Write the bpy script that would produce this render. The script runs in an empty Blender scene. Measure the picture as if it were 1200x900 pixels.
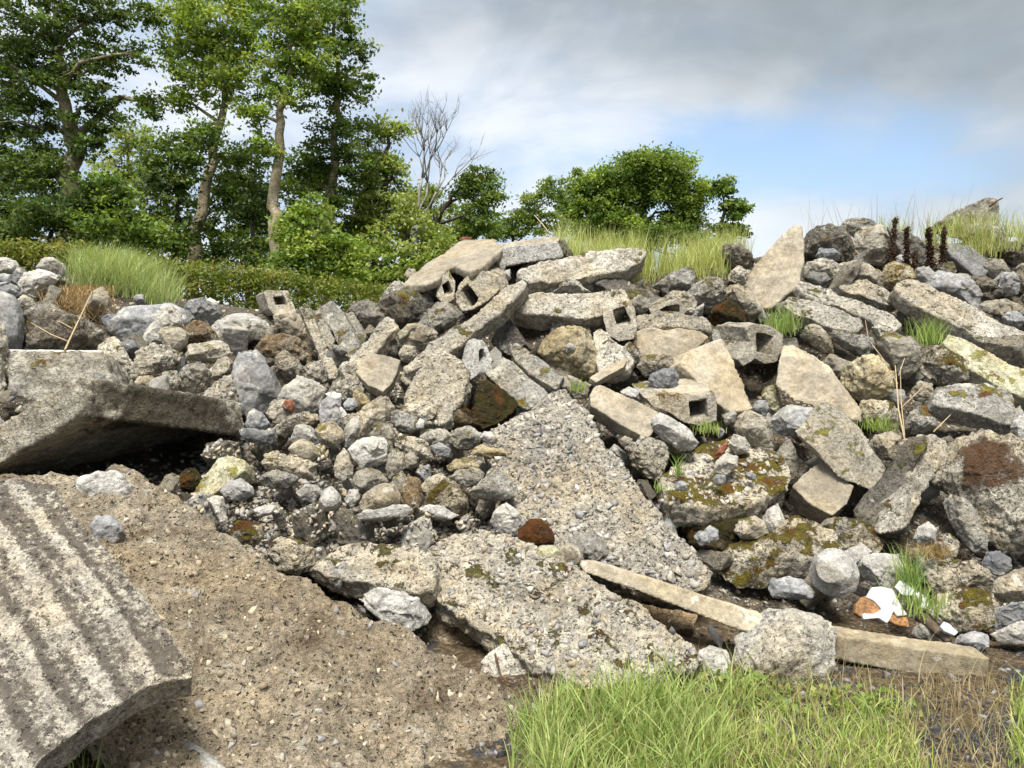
import bpy, bmesh, math, random
import numpy as np
from mathutils import Vector
from mathutils.geometry import tessellate_polygon

random.seed(7)
rng = np.random.default_rng(7)
scene = bpy.context.scene
COL = scene.collection

# ------------------------------------------------------------------ camera
CAM = np.array([0.0, 0.0, 1.6])
PITCH = math.atan(60 / 900)
cd = bpy.data.cameras.new("camera")
co = bpy.data.objects.new("camera", cd)
COL.objects.link(co)
co.location = CAM
co.rotation_euler = (math.radians(90) - PITCH, 0, 0)
cd.lens = 27.0
cd.sensor_width = 36.0
cd.clip_start = 0.05
cd.clip_end = 5000
scene.camera = co
CP, SP = math.cos(PITCH), math.sin(PITCH)

def ray(px, py):
    x, y, z = (px - 600) / 900, 1.0, (450 - py) / 900
    return np.array([x, y * CP + z * SP, -y * SP + z * CP])

def P(px, py, Y):
    d = ray(px, py)
    return CAM + d * (Y / d[1])

# slope of the heap: distance (m) of its face for directions from the standpoint
_PX = [-400, 0, 300, 600, 900, 1200, 1600]
_C = {
    -400: ([250, 320, 450, 600, 900], [6.3, 5.9, 4.5, 3.2, 2.3]),
    0: ([250, 320, 450, 600, 900], [6.6, 6.0, 4.6, 3.3, 2.35]),
    300: ([250, 350, 400, 480, 600, 700, 900], [7.3, 6.6, 6.0, 5.2, 4.2, 3.6, 2.75]),
    600: ([250, 290, 350, 450, 550, 650, 800, 900], [7.4, 7.0, 6.4, 5.6, 4.9, 4.3, 3.5, 2.85]),
    900: ([250, 275, 320, 400, 500, 600, 690, 800, 900], [7.9, 7.6, 7.2, 6.3, 5.5, 4.8, 4.3, 3.55, 2.85]),
    1200: ([250, 330, 400, 500, 600, 700, 790, 900], [8.2, 7.4, 6.3, 5.4, 4.7, 4.1, 3.6, 2.85]),
    1600: ([250, 330, 400, 500, 600, 700, 790, 900], [8.2, 7.3, 6.3, 5.4, 4.7, 4.1, 3.6, 2.85]),
}
def YS(px, py):
    vals = [np.interp(py, *_C[k]) for k in _PX]
    return float(np.interp(px, _PX, vals))

# ------------------------------------------------------------------ noise (vectorised gradient noise)
_perm = rng.permutation(256)
_perm = np.concatenate([_perm, _perm, _perm])
_g = rng.normal(size=(256, 3)); _g /= np.linalg.norm(_g, axis=1)[:, None]
def pnoise(p):
    i = np.floor(p).astype(np.int64); f = p - i
    u = f * f * f * (f * (f * 6 - 15) + 10)
    i &= 255
    out = 0
    for dx in (0, 1):
        for dy in (0, 1):
            for dz in (0, 1):
                h = _perm[_perm[_perm[(i[:, 0] + dx) & 255] + ((i[:, 1] + dy) & 255)] + ((i[:, 2] + dz) & 255)]
                g = _g[h]
                d = (g[:, 0] * (f[:, 0] - dx) + g[:, 1] * (f[:, 1] - dy) + g[:, 2] * (f[:, 2] - dz))
                w = (u[:, 0] if dx else 1 - u[:, 0]) * (u[:, 1] if dy else 1 - u[:, 1]) * (u[:, 2] if dz else 1 - u[:, 2])
                out = out + d * w
    return out
def fbm(p, s, o=3):
    r = 0; a = 1
    for k in range(o):
        r = r + a * pnoise(p * s + 17.3 * k); s *= 2.1; a *= 0.5
    return r

_hr = rng.random((256, 4))
def cell(p):
    """nearest-point cells: distance to nearest, gap to the second nearest, a random value per cell"""
    p = p.astype(np.float32); i = np.floor(p).astype(np.int64); N = len(p)
    f1 = np.full(N, 9., np.float32); f2 = np.full(N, 9., np.float32); rv = np.zeros(N, np.float32)
    for dx in (-1, 0, 1):
        for dy in (-1, 0, 1):
            for dz in (-1, 0, 1):
                j = i + np.array([dx, dy, dz])
                h = _perm[_perm[_perm[j[:, 0] & 255] + (j[:, 1] & 255)] + (j[:, 2] & 255)]
                d = np.sqrt((((j + _hr[h, :3]) - p) ** 2).sum(1)); c = d < f1
                f2 = np.where(c, f1, np.minimum(f2, d)); rv = np.where(c, _hr[h, 3], rv); f1 = np.where(c, d, f1)
    return f1, f2 - f1, rv
# how far stones stand out of each kind of broken concrete (m)
RELIEF = {'rough_pale_concrete': 0.006, 'stony_concrete': 0.011, 'chip_faced_concrete': 0.012, 'earth_crusted_concrete': 0.007, 'mossy_concrete': 0.008, 'weathered_grey_concrete': 0.005, 'dark_weathered_concrete': 0.006,
          'weathered_brown_stained_concrete': 0.005, 'ochre_stone': 0.006, 'brown_earthy_stone': 0.008, 'pale_rock_with_red_moss': 0.006, 'dark_moss_covered_stone': 0.008, 'ribbed_weathered_concrete': 0.003, 'pale_boulder_with_tan_base': 0.006}

# ------------------------------------------------------------------ materials
class NT:
    def __init__(s, tree): s.t = tree; s.n = tree.nodes; s.l = tree.links
    def new(s, kind, **kw):
        nd = s.n.new(kind)
        ins = kw.pop('ins', {})
        for k, v in kw.items(): setattr(nd, k, v)
        for k, v in ins.items():
            if hasattr(v, 'is_output') or isinstance(v, bpy.types.NodeSocket): s.l.new(v, nd.inputs[k])
            else: nd.inputs[k].default_value = v
        return nd
    def math(s, op, a, b=0.0, c=0.0, clamp=False):
        nd = s.n.new('ShaderNodeMath'); nd.operation = op; nd.use_clamp = clamp
        for i, v in enumerate((a, b, c)):
            if isinstance(v, bpy.types.NodeSocket): s.l.new(v, nd.inputs[i])
            else: nd.inputs[i].default_value = v
        return nd.outputs[0]
    def noise(s, vec, scale, detail=3, rough=0.6, dist=0.0):
        nd = s.new('ShaderNodeTexNoise', ins={'Vector': vec, 'Scale': scale, 'Detail': detail, 'Roughness': rough, 'Distortion': dist})
        return nd.outputs['Fac']
    def smooth(s, x, a, b):
        nd = s.n.new('ShaderNodeMapRange'); nd.interpolation_type = 'SMOOTHSTEP'
        nd.inputs['From Min'].default_value = a; nd.inputs['From Max'].default_value = b
        s.l.new(x, nd.inputs['Value'])
        return nd.outputs['Result']
    def mix(s, f, a, b, mode='MIX'):
        nd = s.n.new('ShaderNodeMix'); nd.data_type = 'RGBA'; nd.blend_type = mode
        for nm, v in ((0, f), (6, a), (7, b)):
            if isinstance(v, bpy.types.NodeSocket): s.l.new(v, nd.inputs[nm])
            elif nm == 0: nd.inputs[0].default_value = v
            else: nd.inputs[nm].default_value = (*v, 1) if len(v) == 3 else v
        return nd.outputs[2]
    def ramp(s, f, stops):
        nd = s.n.new('ShaderNodeValToRGB'); s.l.new(f, nd.inputs[0]); e = nd.color_ramp.elements
        while len(e) < len(stops): e.new(0.5)
        for el, (p, c) in zip(e, stops): el.position = p; el.color = (*c, 1)
        return nd.outputs[0]

def newmat(name):
    m = bpy.data.materials.new(name); m.use_nodes = True
    t = m.node_tree; t.nodes.clear()
    return m, NT(t)

def sc3(c, k): return tuple(min(1, x * k) for x in c)

def stone(name, base, contrast=0.35, speck=0.5, agg=0.0, pits=0.0, moss=0.0, mosscol=(0.10, 0.085, 0.012),
          stain=(0.10, 0.08, 0.05), stainamt=0.25, veins=0.0, bump=0.6, lichen=0.0, aggscale=32, patch=None, rough=0.9,
          stripe=False, jitter=0.34, warm=0.5, aggmix=0.6, lowstain=None):
    m, n = newmat(name)
    tc = n.new('ShaderNodeTexCoord'); oi = n.new('ShaderNodeObjectInfo')
    off = n.math('MULTIPLY', oi.outputs['Random'], 37.0)
    va = n.new('ShaderNodeVectorMath', operation='ADD'); n.l.new(tc.outputs['Object'], va.inputs[0]); n.l.new(off, va.inputs[1])
    v = va.outputs[0]
    dark, light = sc3(base, 1 - contrast), sc3(base, 1 + contrast)
    n1 = n.noise(v, 5.0, 5, 0.62, 0.4)
    col = n.ramp(n1, [(0.30, dark), (0.5, base), (0.70, light)])
    # warm / cool drift
    n0 = n.noise(v, 2.3, 3, 0.5)
    col = n.mix(n.math('MULTIPLY', n.smooth(n0, 0.42, 0.68), warm), col, (base[0] * 1.12, base[1] * 0.97, base[2] * 0.70))
    hts = []
    nm_ = n.noise(v, 17.0, 6, 0.72, 0.3)
    cmm = n.new('ShaderNodeCombineColor'); mfac = n.math('MULTIPLY_ADD', n.smooth(nm_, 0.34, 0.66), 0.75 * contrast + 0.22, 1 - 0.4 * contrast - 0.12)
    [n.l.new(mfac, cmm.inputs[i]) for i in range(3)]
    col = n.mix(1.0, col, cmm.outputs[0], 'MULTIPLY')
    hts.append((nm_, 1.6))
    if agg > 0:
        dv = n.new('ShaderNodeTexNoise', ins={'Vector': v, 'Scale': aggscale * 0.5, 'Detail': 2})
        dm = n.new('ShaderNodeVectorMath', operation='SCALE'); n.l.new(dv.outputs['Color'], dm.inputs[0]); dm.inputs['Scale'].default_value = 1.1 / aggscale
        da = n.new('ShaderNodeVectorMath', operation='ADD'); n.l.new(v, da.inputs[0]); n.l.new(dm.outputs[0], da.inputs[1])
        vo = n.new('ShaderNodeTexVoronoi', ins={'Vector': da.outputs[0], 'Scale': aggscale, 'Randomness': 1.0})
        sp = n.new('ShaderNodeSeparateColor'); n.l.new(vo.outputs['Color'], sp.inputs[0])
        sel = n.smooth(sp.outputs[0], 1 - agg - 0.02, 1 - agg + 0.02)
        edge = n.math('MULTIPLY', n.smooth(vo.outputs['Distance'], 0.55, 0.38), n.smooth(n.noise(v, 6.0, 3, 0.6), 0.36, 0.60))
        k = n.math('MULTIPLY', sel, edge)
        ac = n.ramp(sp.outputs[1], [(0.0, (0.17, 0.165, 0.16)), (0.35, (0.25, 0.245, 0.24)), (0.6, (0.34, 0.33, 0.31)), (0.85, (0.48, 0.46, 0.41)), (1, (0.28, 0.22, 0.15))])
        col = n.mix(n.math('MULTIPLY', k, aggmix), col, ac)
        hts.append((k, 0.9))
    # broad weathering: dust and grey grime in patches of their own, different on every piece
    va2 = n.new('ShaderNodeVectorMath', operation='ADD'); n.l.new(v, va2.inputs[0]); va2.inputs[1].default_value = (11.3, 4.1, 7.7)
    nb = n.noise(va2.outputs[0], 1.7, 4, 0.6, 0.6)
    col = n.mix(n.math('MULTIPLY', n.smooth(nb, 0.48, 0.64), 0.45), col, (base[0] * 0.60, base[1] * 0.60, base[2] * 0.62))
    col = n.mix(n.math('MULTIPLY', n.smooth(nb, 0.46, 0.32), 0.35), col, (0.42, 0.385, 0.31))
    # stains
    n2 = n.noise(v, 3.1, 5, 0.7, 0.8)
    col = n.mix(n.math('MULTIPLY', n.smooth(n2, 0.52, 0.70), stainamt), col, stain)
    # grit speckle, two sizes
    g1 = n.noise(v, 48.0, 4, 0.75); g2 = n.noise(v, 130.0, 2, 0.6)
    gg = n.math('ADD', n.math('MULTIPLY', g1, 0.6), n.math('MULTIPLY', g2, 0.4))
    gf = n.smooth(gg, 0.36, 0.64)
    lo, hi = 1 - speck, 1 + speck * 0.7
    mul = n.math('MULTIPLY_ADD', gf, hi - lo, lo)
    cm = n.new('ShaderNodeCombineColor'); [n.l.new(mul, cm.inputs[i]) for i in range(3)]
    col = n.mix(1.0, col, cm.outputs[0], 'MULTIPLY')
    hts.append((gg, 1.0)); hts.append((n1, 1.2))
    if pits > 0:
        pn = n.noise(v, 52.0, 3, 0.6)
        pm = n.smooth(pn, 0.62 - 0.08 * pits, 0.72 - 0.08 * pits)
        col = n.mix(n.math('MULTIPLY', pm, min(1, 0.8 * pits)), col, sc3(base, 0.22))
        hts.append((n.math('MULTIPLY', pm, -1.0), 1.4))
    if lichen > 0:
        ln = n.noise(v, 9.0, 5, 0.75, 0.3)
        lm = n.math('MULTIPLY', n.smooth(ln, 0.60 - 0.1 * lichen, 0.66 - 0.1 * lichen), 0.7)
        col = n.mix(lm, col, (0.50, 0.48, 0.41))
    if veins > 0:
        wv = n.noise(v, 7.0, 4, 0.6, 1.5)
        wm = n.math('SUBTRACT', 1.0, n.smooth(n.math('ABSOLUTE', n.math('SUBTRACT', wv, 0.5)), 0.0, 0.018))
        col = n.mix(n.math('MULTIPLY', wm, veins), col, (0.62, 0.62, 0.6))
    if lowstain:
        so_ = n.new('ShaderNodeSeparateXYZ'); n.l.new(tc.outputs['Object'], so_.inputs[0])
        lz = n.math('ADD', so_.outputs[2], n.math('MULTIPLY_ADD', n.noise(v, 10, 4, .7), 0.2, -0.1))
        col = n.mix(n.math('MULTIPLY', n.smooth(lz, 0.0, -0.07), 0.8), col, lowstain)
    if stripe:
        at = n.new('ShaderNodeAttribute', attribute_name='stripe')
        sn = n.noise(v, 42.0, 5, 0.85)
        sm = n.smooth(n.math('ADD', at.outputs['Fac'], n.math('MULTIPLY_ADD', sn, 3.4, -1.7)), 0.2, 0.7)
        col = n.mix(n.math('MULTIPLY', sm, 0.86), col, (0.085, 0.07, 0.057))
    geo = n.new('ShaderNodeNewGeometry')
    if moss > 0:
        mn = n.noise(v, 6.0, 6, 0.7, 0.3)
        sx = n.new('ShaderNodeSeparateXYZ'); n.l.new(geo.outputs['Normal'], sx.inputs[0])
        mm = n.math('ADD', mn, n.math('MULTIPLY', sx.outputs[2], 0.10))
        mk = n.smooth(mm, 0.66 - 0.25 * moss, 0.72 - 0.25 * moss)
        mc = n.ramp(n.noise(v, 22.0, 4, 0.7), [(0.3, sc3(mosscol, 0.45)), (0.5, mosscol), (0.72, (mosscol[0] * 1.6, mosscol[1] * 1.6, mosscol[2] * 1.3))])
        mc = n.mix(n.smooth(n.noise(v, 8, 3), 0.5, 0.65), mc, (0.13, 0.055, 0.010))
        col = n.mix(mk, col, mc)
        hts.append((mk, 1.0)); hts.append((n.math('MULTIPLY', mk, n.noise(v, 90.0, 3, 0.8)), 2.0))
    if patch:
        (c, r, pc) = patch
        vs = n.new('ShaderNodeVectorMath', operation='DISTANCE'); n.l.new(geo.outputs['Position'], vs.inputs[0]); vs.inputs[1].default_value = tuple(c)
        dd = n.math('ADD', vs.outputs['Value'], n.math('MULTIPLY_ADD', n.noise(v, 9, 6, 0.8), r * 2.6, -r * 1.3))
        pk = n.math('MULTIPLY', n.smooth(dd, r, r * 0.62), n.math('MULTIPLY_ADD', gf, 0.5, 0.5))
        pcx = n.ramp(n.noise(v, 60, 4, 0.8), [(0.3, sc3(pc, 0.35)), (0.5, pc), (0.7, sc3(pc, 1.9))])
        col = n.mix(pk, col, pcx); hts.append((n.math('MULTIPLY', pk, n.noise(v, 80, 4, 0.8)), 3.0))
    # each piece a little lighter or darker than the next
    hs = n.new('ShaderNodeHueSaturation'); n.l.new(col, hs.inputs['Color'])
    n.l.new(n.math('MULTIPLY_ADD', oi.outputs['Random'], jitter, 1 - jitter / 2), hs.inputs['Value'])
    h = None
    for sck, w in hts:
        x = n.math('MULTIPLY', sck, w); h = x if h is None else n.math('ADD', h, x)
    bp = n.new('ShaderNodeBump', ins={'Strength': bump, 'Distance': 0.018}); n.l.new(h, bp.inputs['Height'])
    b = n.new('ShaderNodeBsdfPrincipled', ins={'Roughness': rough, 'Specular IOR Level': 0.25})
    n.l.new(hs.outputs[0], b.inputs['Base Color']); n.l.new(bp.outputs[0], b.inputs['Normal'])
    o = n.new('ShaderNodeOutputMaterial'); n.l.new(b.outputs[0], o.inputs[0])
    return m

M = {}
M['pale'] = stone('rough_pale_concrete', (0.47, 0.44, 0.37), 0.35, 0.42, agg=0.08, pits=0.45, lichen=0.15, stain=(0.15, 0.125, 0.085), stainamt=0.65, bump=1.0, moss=0.06, mosscol=(0.17, 0.15, 0.03))
M['congl'] = stone('stony_concrete', (0.44, 0.405, 0.33), 0.35, 0.42, agg=0.3, pits=0.45, aggscale=26, stain=(0.16, 0.125, 0.08), stainamt=0.6, bump=1.1, moss=0.06, mosscol=(0.17, 0.15, 0.03))
M['tan'] = stone('smooth_tan_concrete', (0.345, 0.305, 0.235), 0.26, 0.22, pits=0.15, stain=(0.13, 0.105, 0.07), stainamt=0.55, bump=0.4)
M['block'] = stone('cement_block', (0.345, 0.32, 0.262), 0.25, 0.4, agg=0.1, pits=0.3, aggscale=55, bump=0.7, stainamt=0.5, moss=0.08, mosscol=(0.17, 0.15, 0.03))
M['blockgrey'] = stone('grey_cement_block', (0.38, 0.378, 0.36), 0.18, 0.5, pits=0.5, aggscale=60, bump=0.7, stainamt=0.25, warm=0.15)
M['grey'] = stone('weathered_grey_concrete', (0.285, 0.275, 0.245), 0.40, 0.42, agg=0.1, pits=0.35, lichen=0.35, stain=(0.09, 0.08, 0.06), stainamt=0.6, bump=0.8, moss=0.14, mosscol=(0.17, 0.15, 0.03))
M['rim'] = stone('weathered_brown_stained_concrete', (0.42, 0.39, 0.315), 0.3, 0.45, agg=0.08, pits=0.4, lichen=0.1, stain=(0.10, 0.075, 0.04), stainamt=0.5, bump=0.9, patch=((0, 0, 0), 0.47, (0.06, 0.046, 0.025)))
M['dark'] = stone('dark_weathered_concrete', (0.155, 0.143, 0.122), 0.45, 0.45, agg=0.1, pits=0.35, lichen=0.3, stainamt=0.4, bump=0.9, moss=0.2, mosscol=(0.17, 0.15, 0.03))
M['lime'] = stone('blue_grey_limestone', (0.265, 0.268, 0.272), 0.38, 0.25, veins=0.3, lichen=0.3, stain=(0.13, 0.11, 0.08), stainamt=0.45, bump=0.5, warm=0.35)
M['limepale'] = stone('pale_limestone', (0.43, 0.418, 0.385), 0.32, 0.3, veins=0.1, stain=(0.18, 0.15, 0.10), stainamt=0.55, pits=0.15, bump=0.6, warm=0.35)
M['bould'] = stone('tan_grey_boulder', (0.335, 0.305, 0.245), 0.40, 0.32, lichen=0.3, stain=(0.11, 0.085, 0.05), stainamt=0.6, bump=0.7, pits=0.15, moss=0.16, mosscol=(0.17, 0.15, 0.03))
M['ochre'] = stone('ochre_stone', (0.42, 0.355, 0.22), 0.4, 0.38, stain=(0.25, 0.14, 0.04), stainamt=0.7, bump=0.8, pits=0.3, lichen=0.4, moss=0.14, mosscol=(0.17, 0.15, 0.03))
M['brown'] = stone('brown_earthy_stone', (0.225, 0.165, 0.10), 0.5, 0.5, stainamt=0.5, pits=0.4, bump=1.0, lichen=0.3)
M['slate'] = stone('dark_slate', (0.17, 0.175, 0.185), 0.3, 0.25, stainamt=0.2, bump=0.4, warm=0.2, lichen=0.2)
M['mossy'] = stone('mossy_concrete', (0.42, 0.385, 0.305), 0.38, 0.42, agg=0.15, pits=0.5, moss=0.50, mosscol=(0.15, 0.12, 0.018), bump=1.0, stainamt=0.5)
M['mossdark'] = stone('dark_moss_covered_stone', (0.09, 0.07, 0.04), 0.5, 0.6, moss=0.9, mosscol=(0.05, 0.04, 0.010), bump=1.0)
M['mossred'] = stone('red_brown_moss_stone', (0.10, 0.05, 0.02), 0.5, 0.5, moss=0.85, mosscol=(0.14, 0.05, 0.009), bump=1.0)
M['greenish'] = stone('greenish_algae_stone', (0.40, 0.385, 0.27), 0.35, 0.4, moss=0.10, mosscol=(0.20, 0.19, 0.05), stain=(0.20, 0.19, 0.06), stainamt=0.6, pits=0.25, bump=0.7)
M['crust'] = stone('earth_crusted_concrete', (0.335, 0.28, 0.20), 0.40, 0.45, agg=0.0, pits=0.2, aggscale=50, stain=(0.13, 0.09, 0.05), stainamt=0.75, bump=1.3, lichen=0.05, warm=0.35)
M['chips'] = stone('chip_faced_concrete', (0.39, 0.36, 0.30), 0.35, 0.45, agg=0.45, pits=0.45, aggscale=22, stain=(0.17, 0.14, 0.095), stainamt=0.55, bump=1.3)
M['striped'] = stone('ribbed_weathered_concrete', (0.54, 0.50, 0.42), 0.25, 0.5, agg=0.0, pits=0.3, aggscale=70, stainamt=0.25, bump=1.0, stripe=True)
M['lintel'] = stone('cast_lintel_concrete', (0.37, 0.325, 0.24), 0.26, 0.22, pits=0.12, stain=(0.15, 0.11, 0.07), stainamt=0.65, bump=0.35, lichen=0.1)
M['plaster'] = stone('white_plaster', (0.62, 0.61, 0.58), 0.12, 0.2, stainamt=0.3, bump=0.3, warm=0.1)
M['brick'] = stone('red_brick', (0.25, 0.10, 0.06), 0.3, 0.4, stainamt=0.35, bump=0.5)
M['fired'] = stone('fired_clay_body', (0.33, 0.18, 0.085), 0.3, 0.5, stain=(0.10, 0.06, 0.03), stainamt=0.6, bump=0.6)
M['bitumen'] = stone('black_tar_lump', (0.02, 0.02, 0.021), 0.4, 0.5, stainamt=0.0, bump=0.8, warm=0.0)
M['tanbase'] = stone('pale_boulder_with_tan_base', (0.44, 0.42, 0.375), 0.3, 0.42, pits=0.35, stainamt=0.35, bump=0.9, agg=0.1, lowstain=(0.30, 0.22, 0.125), lichen=0.3)

def plain(name, col, rough=0.6, noise=0.15, scale=20, spec=0.3, metallic=0.0):
    m, n = newmat(name)
    tc = n.new('ShaderNodeTexCoord')
    f = n.noise(tc.outputs['Object'], scale, 4, 0.6)
    c = n.ramp(f, [(0.3, sc3(col, 1 - noise)), (0.7, sc3(col, 1 + noise))])
    b = n.new('ShaderNodeBsdfPrincipled', ins={'Roughness': rough, 'Specular IOR Level': spec, 'Metallic': metallic})
    n.l.new(c, b.inputs['Base Color'])
    o = n.new('ShaderNodeOutputMaterial'); n.l.new(b.outputs[0], o.inputs[0])
    return m
M['ceramic'] = stone('white_glazed_ceramic', (0.52, 0.525, 0.52), 0.10, 0.05, stain=(0.30, 0.27, 0.22), stainamt=0.55, bump=0.08, warm=0.0, rough=0.3, jitter=0.06)
M['rust'] = plain('rusty_iron', (0.09, 0.045, 0.025), 0.8, 0.4, 60)
M['drystalk'] = plain('dry_pale_stalk', (0.42, 0.33, 0.2), 0.8, 0.25, 40)
M['dockbrown'] = plain('dark_brown_seed_heads', (0.055, 0.030, 0.016), 0.9, 0.5, 60)
M['bark'] = stone('mottled_bark', (0.30, 0.25, 0.165), 0.5, 0.35, lichen=0.5, stain=(0.05, 0.055, 0.02), stainamt=0.6, bump=0.8)
M['barkdark'] = plain('dark_bark', (0.055, 0.045, 0.035), 0.9, 0.4, 8)
M['barkgrey'] = plain('grey_dead_bark', (0.26, 0.245, 0.225), 0.9, 0.3, 8)
M['timber'] = plain('weathered_pipe', (0.12, 0.09, 0.06), 0.8, 0.4, 30)

def leafmat(name, trans=0.35, rough=0.5):
    m, n = newmat(name)
    at = n.new('ShaderNodeAttribute', attribute_name='Col')
    b = n.new('ShaderNodeBsdfPrincipled', ins={'Roughness': rough, 'Specular IOR Level': 0.3})
    n.l.new(at.outputs['Color'], b.inputs['Base Color'])
    t = n.new('ShaderNodeBsdfTranslucent')
    tcol = n.mix(1.0, at.outputs['Color'], (1.3, 1.25, 0.6), 'MULTIPLY')
    n.l.new(tcol, t.inputs['Color'])
    ms = n.new('ShaderNodeMixShader', ins={0: trans}); n.l.new(b.outputs[0], ms.inputs[1]); n.l.new(t.outputs[0], ms.inputs[2])
    o = n.new('ShaderNodeOutputMaterial'); n.l.new(ms.outputs[0], o.inputs[0])
    return m
M['leaf'] = leafmat('foliage', 0.42)
M['blade'] = leafmat('grass_blades', 0.3, 0.55)
def attrmat(name):
    m, n = newmat(name)
    at = n.new('ShaderNodeAttribute', attribute_name='Col')
    tc = n.new('ShaderNodeTexCoord')
    f = n.math('MULTIPLY_ADD', n.noise(tc.outputs['Object'], 90, 3, 0.7), 1.2, 0.4)
    cm = n.new('ShaderNodeCombineColor'); [n.l.new(f, cm.inputs[i]) for i in range(3)]
    c = n.mix(1.0, at.outputs['Color'], cm.outputs[0], 'MULTIPLY')
    b = n.new('ShaderNodeBsdfPrincipled', ins={'Roughness': 0.9, 'Specular IOR Level': 0.2}); n.l.new(c, b.inputs['Base Color'])
    o = n.new('ShaderNodeOutputMaterial'); n.l.new(b.outputs[0], o.inputs[0])
    return m
M['chip'] = attrmat('stone_chips')

# ------------------------------------------------------------------ objects
def mesh_from(name, V, Fc):
    me = bpy.data.meshes.new(name)
    me.from_pydata([tuple(v) for v in V], [], [tuple(f) for f in Fc]); me.update()
    return me
def fast_mesh(name, V, Fq, cols=None, smooth=False):
    V = np.asarray(V, np.float32); Fq = np.asarray(Fq, np.int32)
    me = bpy.data.meshes.new(name); k = Fq.shape[1]
    me.vertices.add(len(V)); me.vertices.foreach_set('co', V.ravel())
    me.loops.add(Fq.size); me.loops.foreach_set('vertex_index', Fq.ravel())
    me.polygons.add(len(Fq)); me.polygons.foreach_set('loop_start', np.arange(0, Fq.size, k, dtype=np.int32))
    me.update(calc_edges=True)
    if cols is not None:
        a = me.color_attributes.new('Col', 'FLOAT_COLOR', 'POINT')
        c4 = np.ones((len(V), 4), np.float32); c4[:, :3] = cols
        a.data.foreach_set('color', c4.ravel())
    if smooth: me.shade_smooth()
    return me
def link(name, me, mat=None, parent=None, loc=None):
    o = bpy.data.objects.new(name, me); COL.objects.link(o)
    if mat is not None: me.materials.append(M[mat] if isinstance(mat, str) else mat)
    if parent: o.parent = parent
    if loc is not None: o.location = tuple(loc)
    return o
def tag(o, label, cat, group=None):
    o['label'] = label; o['category'] = cat; o['kind'] = 'thing'
    if group: o['group'] = group
    return o
def struct(o, kind='structure', label=None):
    o['kind'] = kind
    if label: o['label'] = label
    return o

def pts(s):
    return [tuple(float(a) for a in q.split(',')) for q in s.split()]

def norm(v):
    v = np.asarray(v, float); return v / np.linalg.norm(v)

JOBS = []      # (object, job dict) finished after one shared remesh pass
POLYS = []     # traced outlines, so that loose fill is only added in the gaps
PARENTS = {}

CATS = {}
def cat_of(name):
    for k, c in (('boulder', 'boulder'), ('block', 'concrete block'), ('slab', 'concrete slab'), ('lintel', 'lintel'), ('post', 'post'),
                 ('brick', 'brick'), ('sink', 'broken sink'), ('tile', 'tile'), ('pipe', 'pipe'), ('plaster', 'plaster'), ('lump', 'rubble'), ('chunk', 'rubble'),
                 ('chip', 'stone'), ('stone', 'stone'), ('rock', 'rock'), ('fragment', 'rubble'), ('shard', 'shard'), ('clod', 'clod')):
        if k in name: return c
    return 'rubble'

def frame_of(n):
    n = norm(n); a = np.array([0, 0, 1.0]) if abs(n[2]) < 0.9 else np.array([0, 1.0, 0])
    u = norm(np.cross(a, n)); v = np.cross(n, u)
    return u, v, n

def hit(px, py, p0, n):
    d = ray(px, py); return CAM + d * (np.dot(p0 - CAM, n) / np.dot(d, n))

def finish(name, label, mat, V, Fc, voxel, job, parent=None):
    V = np.asarray(V); c = V.mean(0)
    me = mesh_from(name, V - c, Fc)
    global LAST
    if not label: parent = LAST
    else: LAST = None
    o = link(name, me, mat, parent, c - np.array(parent.location) if parent else c)
    if not parent: LAST = o
    job['world'] = c
    if label: o['label'] = label
    if not parent: o['category'] = job.get('cat') or cat_of(name); o['kind'] = 'thing'
    if job.get('group'): o['group'] = job['group']
    md = o.modifiers.new('r', 'REMESH'); md.mode = 'VOXEL'; md.voxel_size = voxel
    JOBS.append((o, job)); return o

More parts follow.
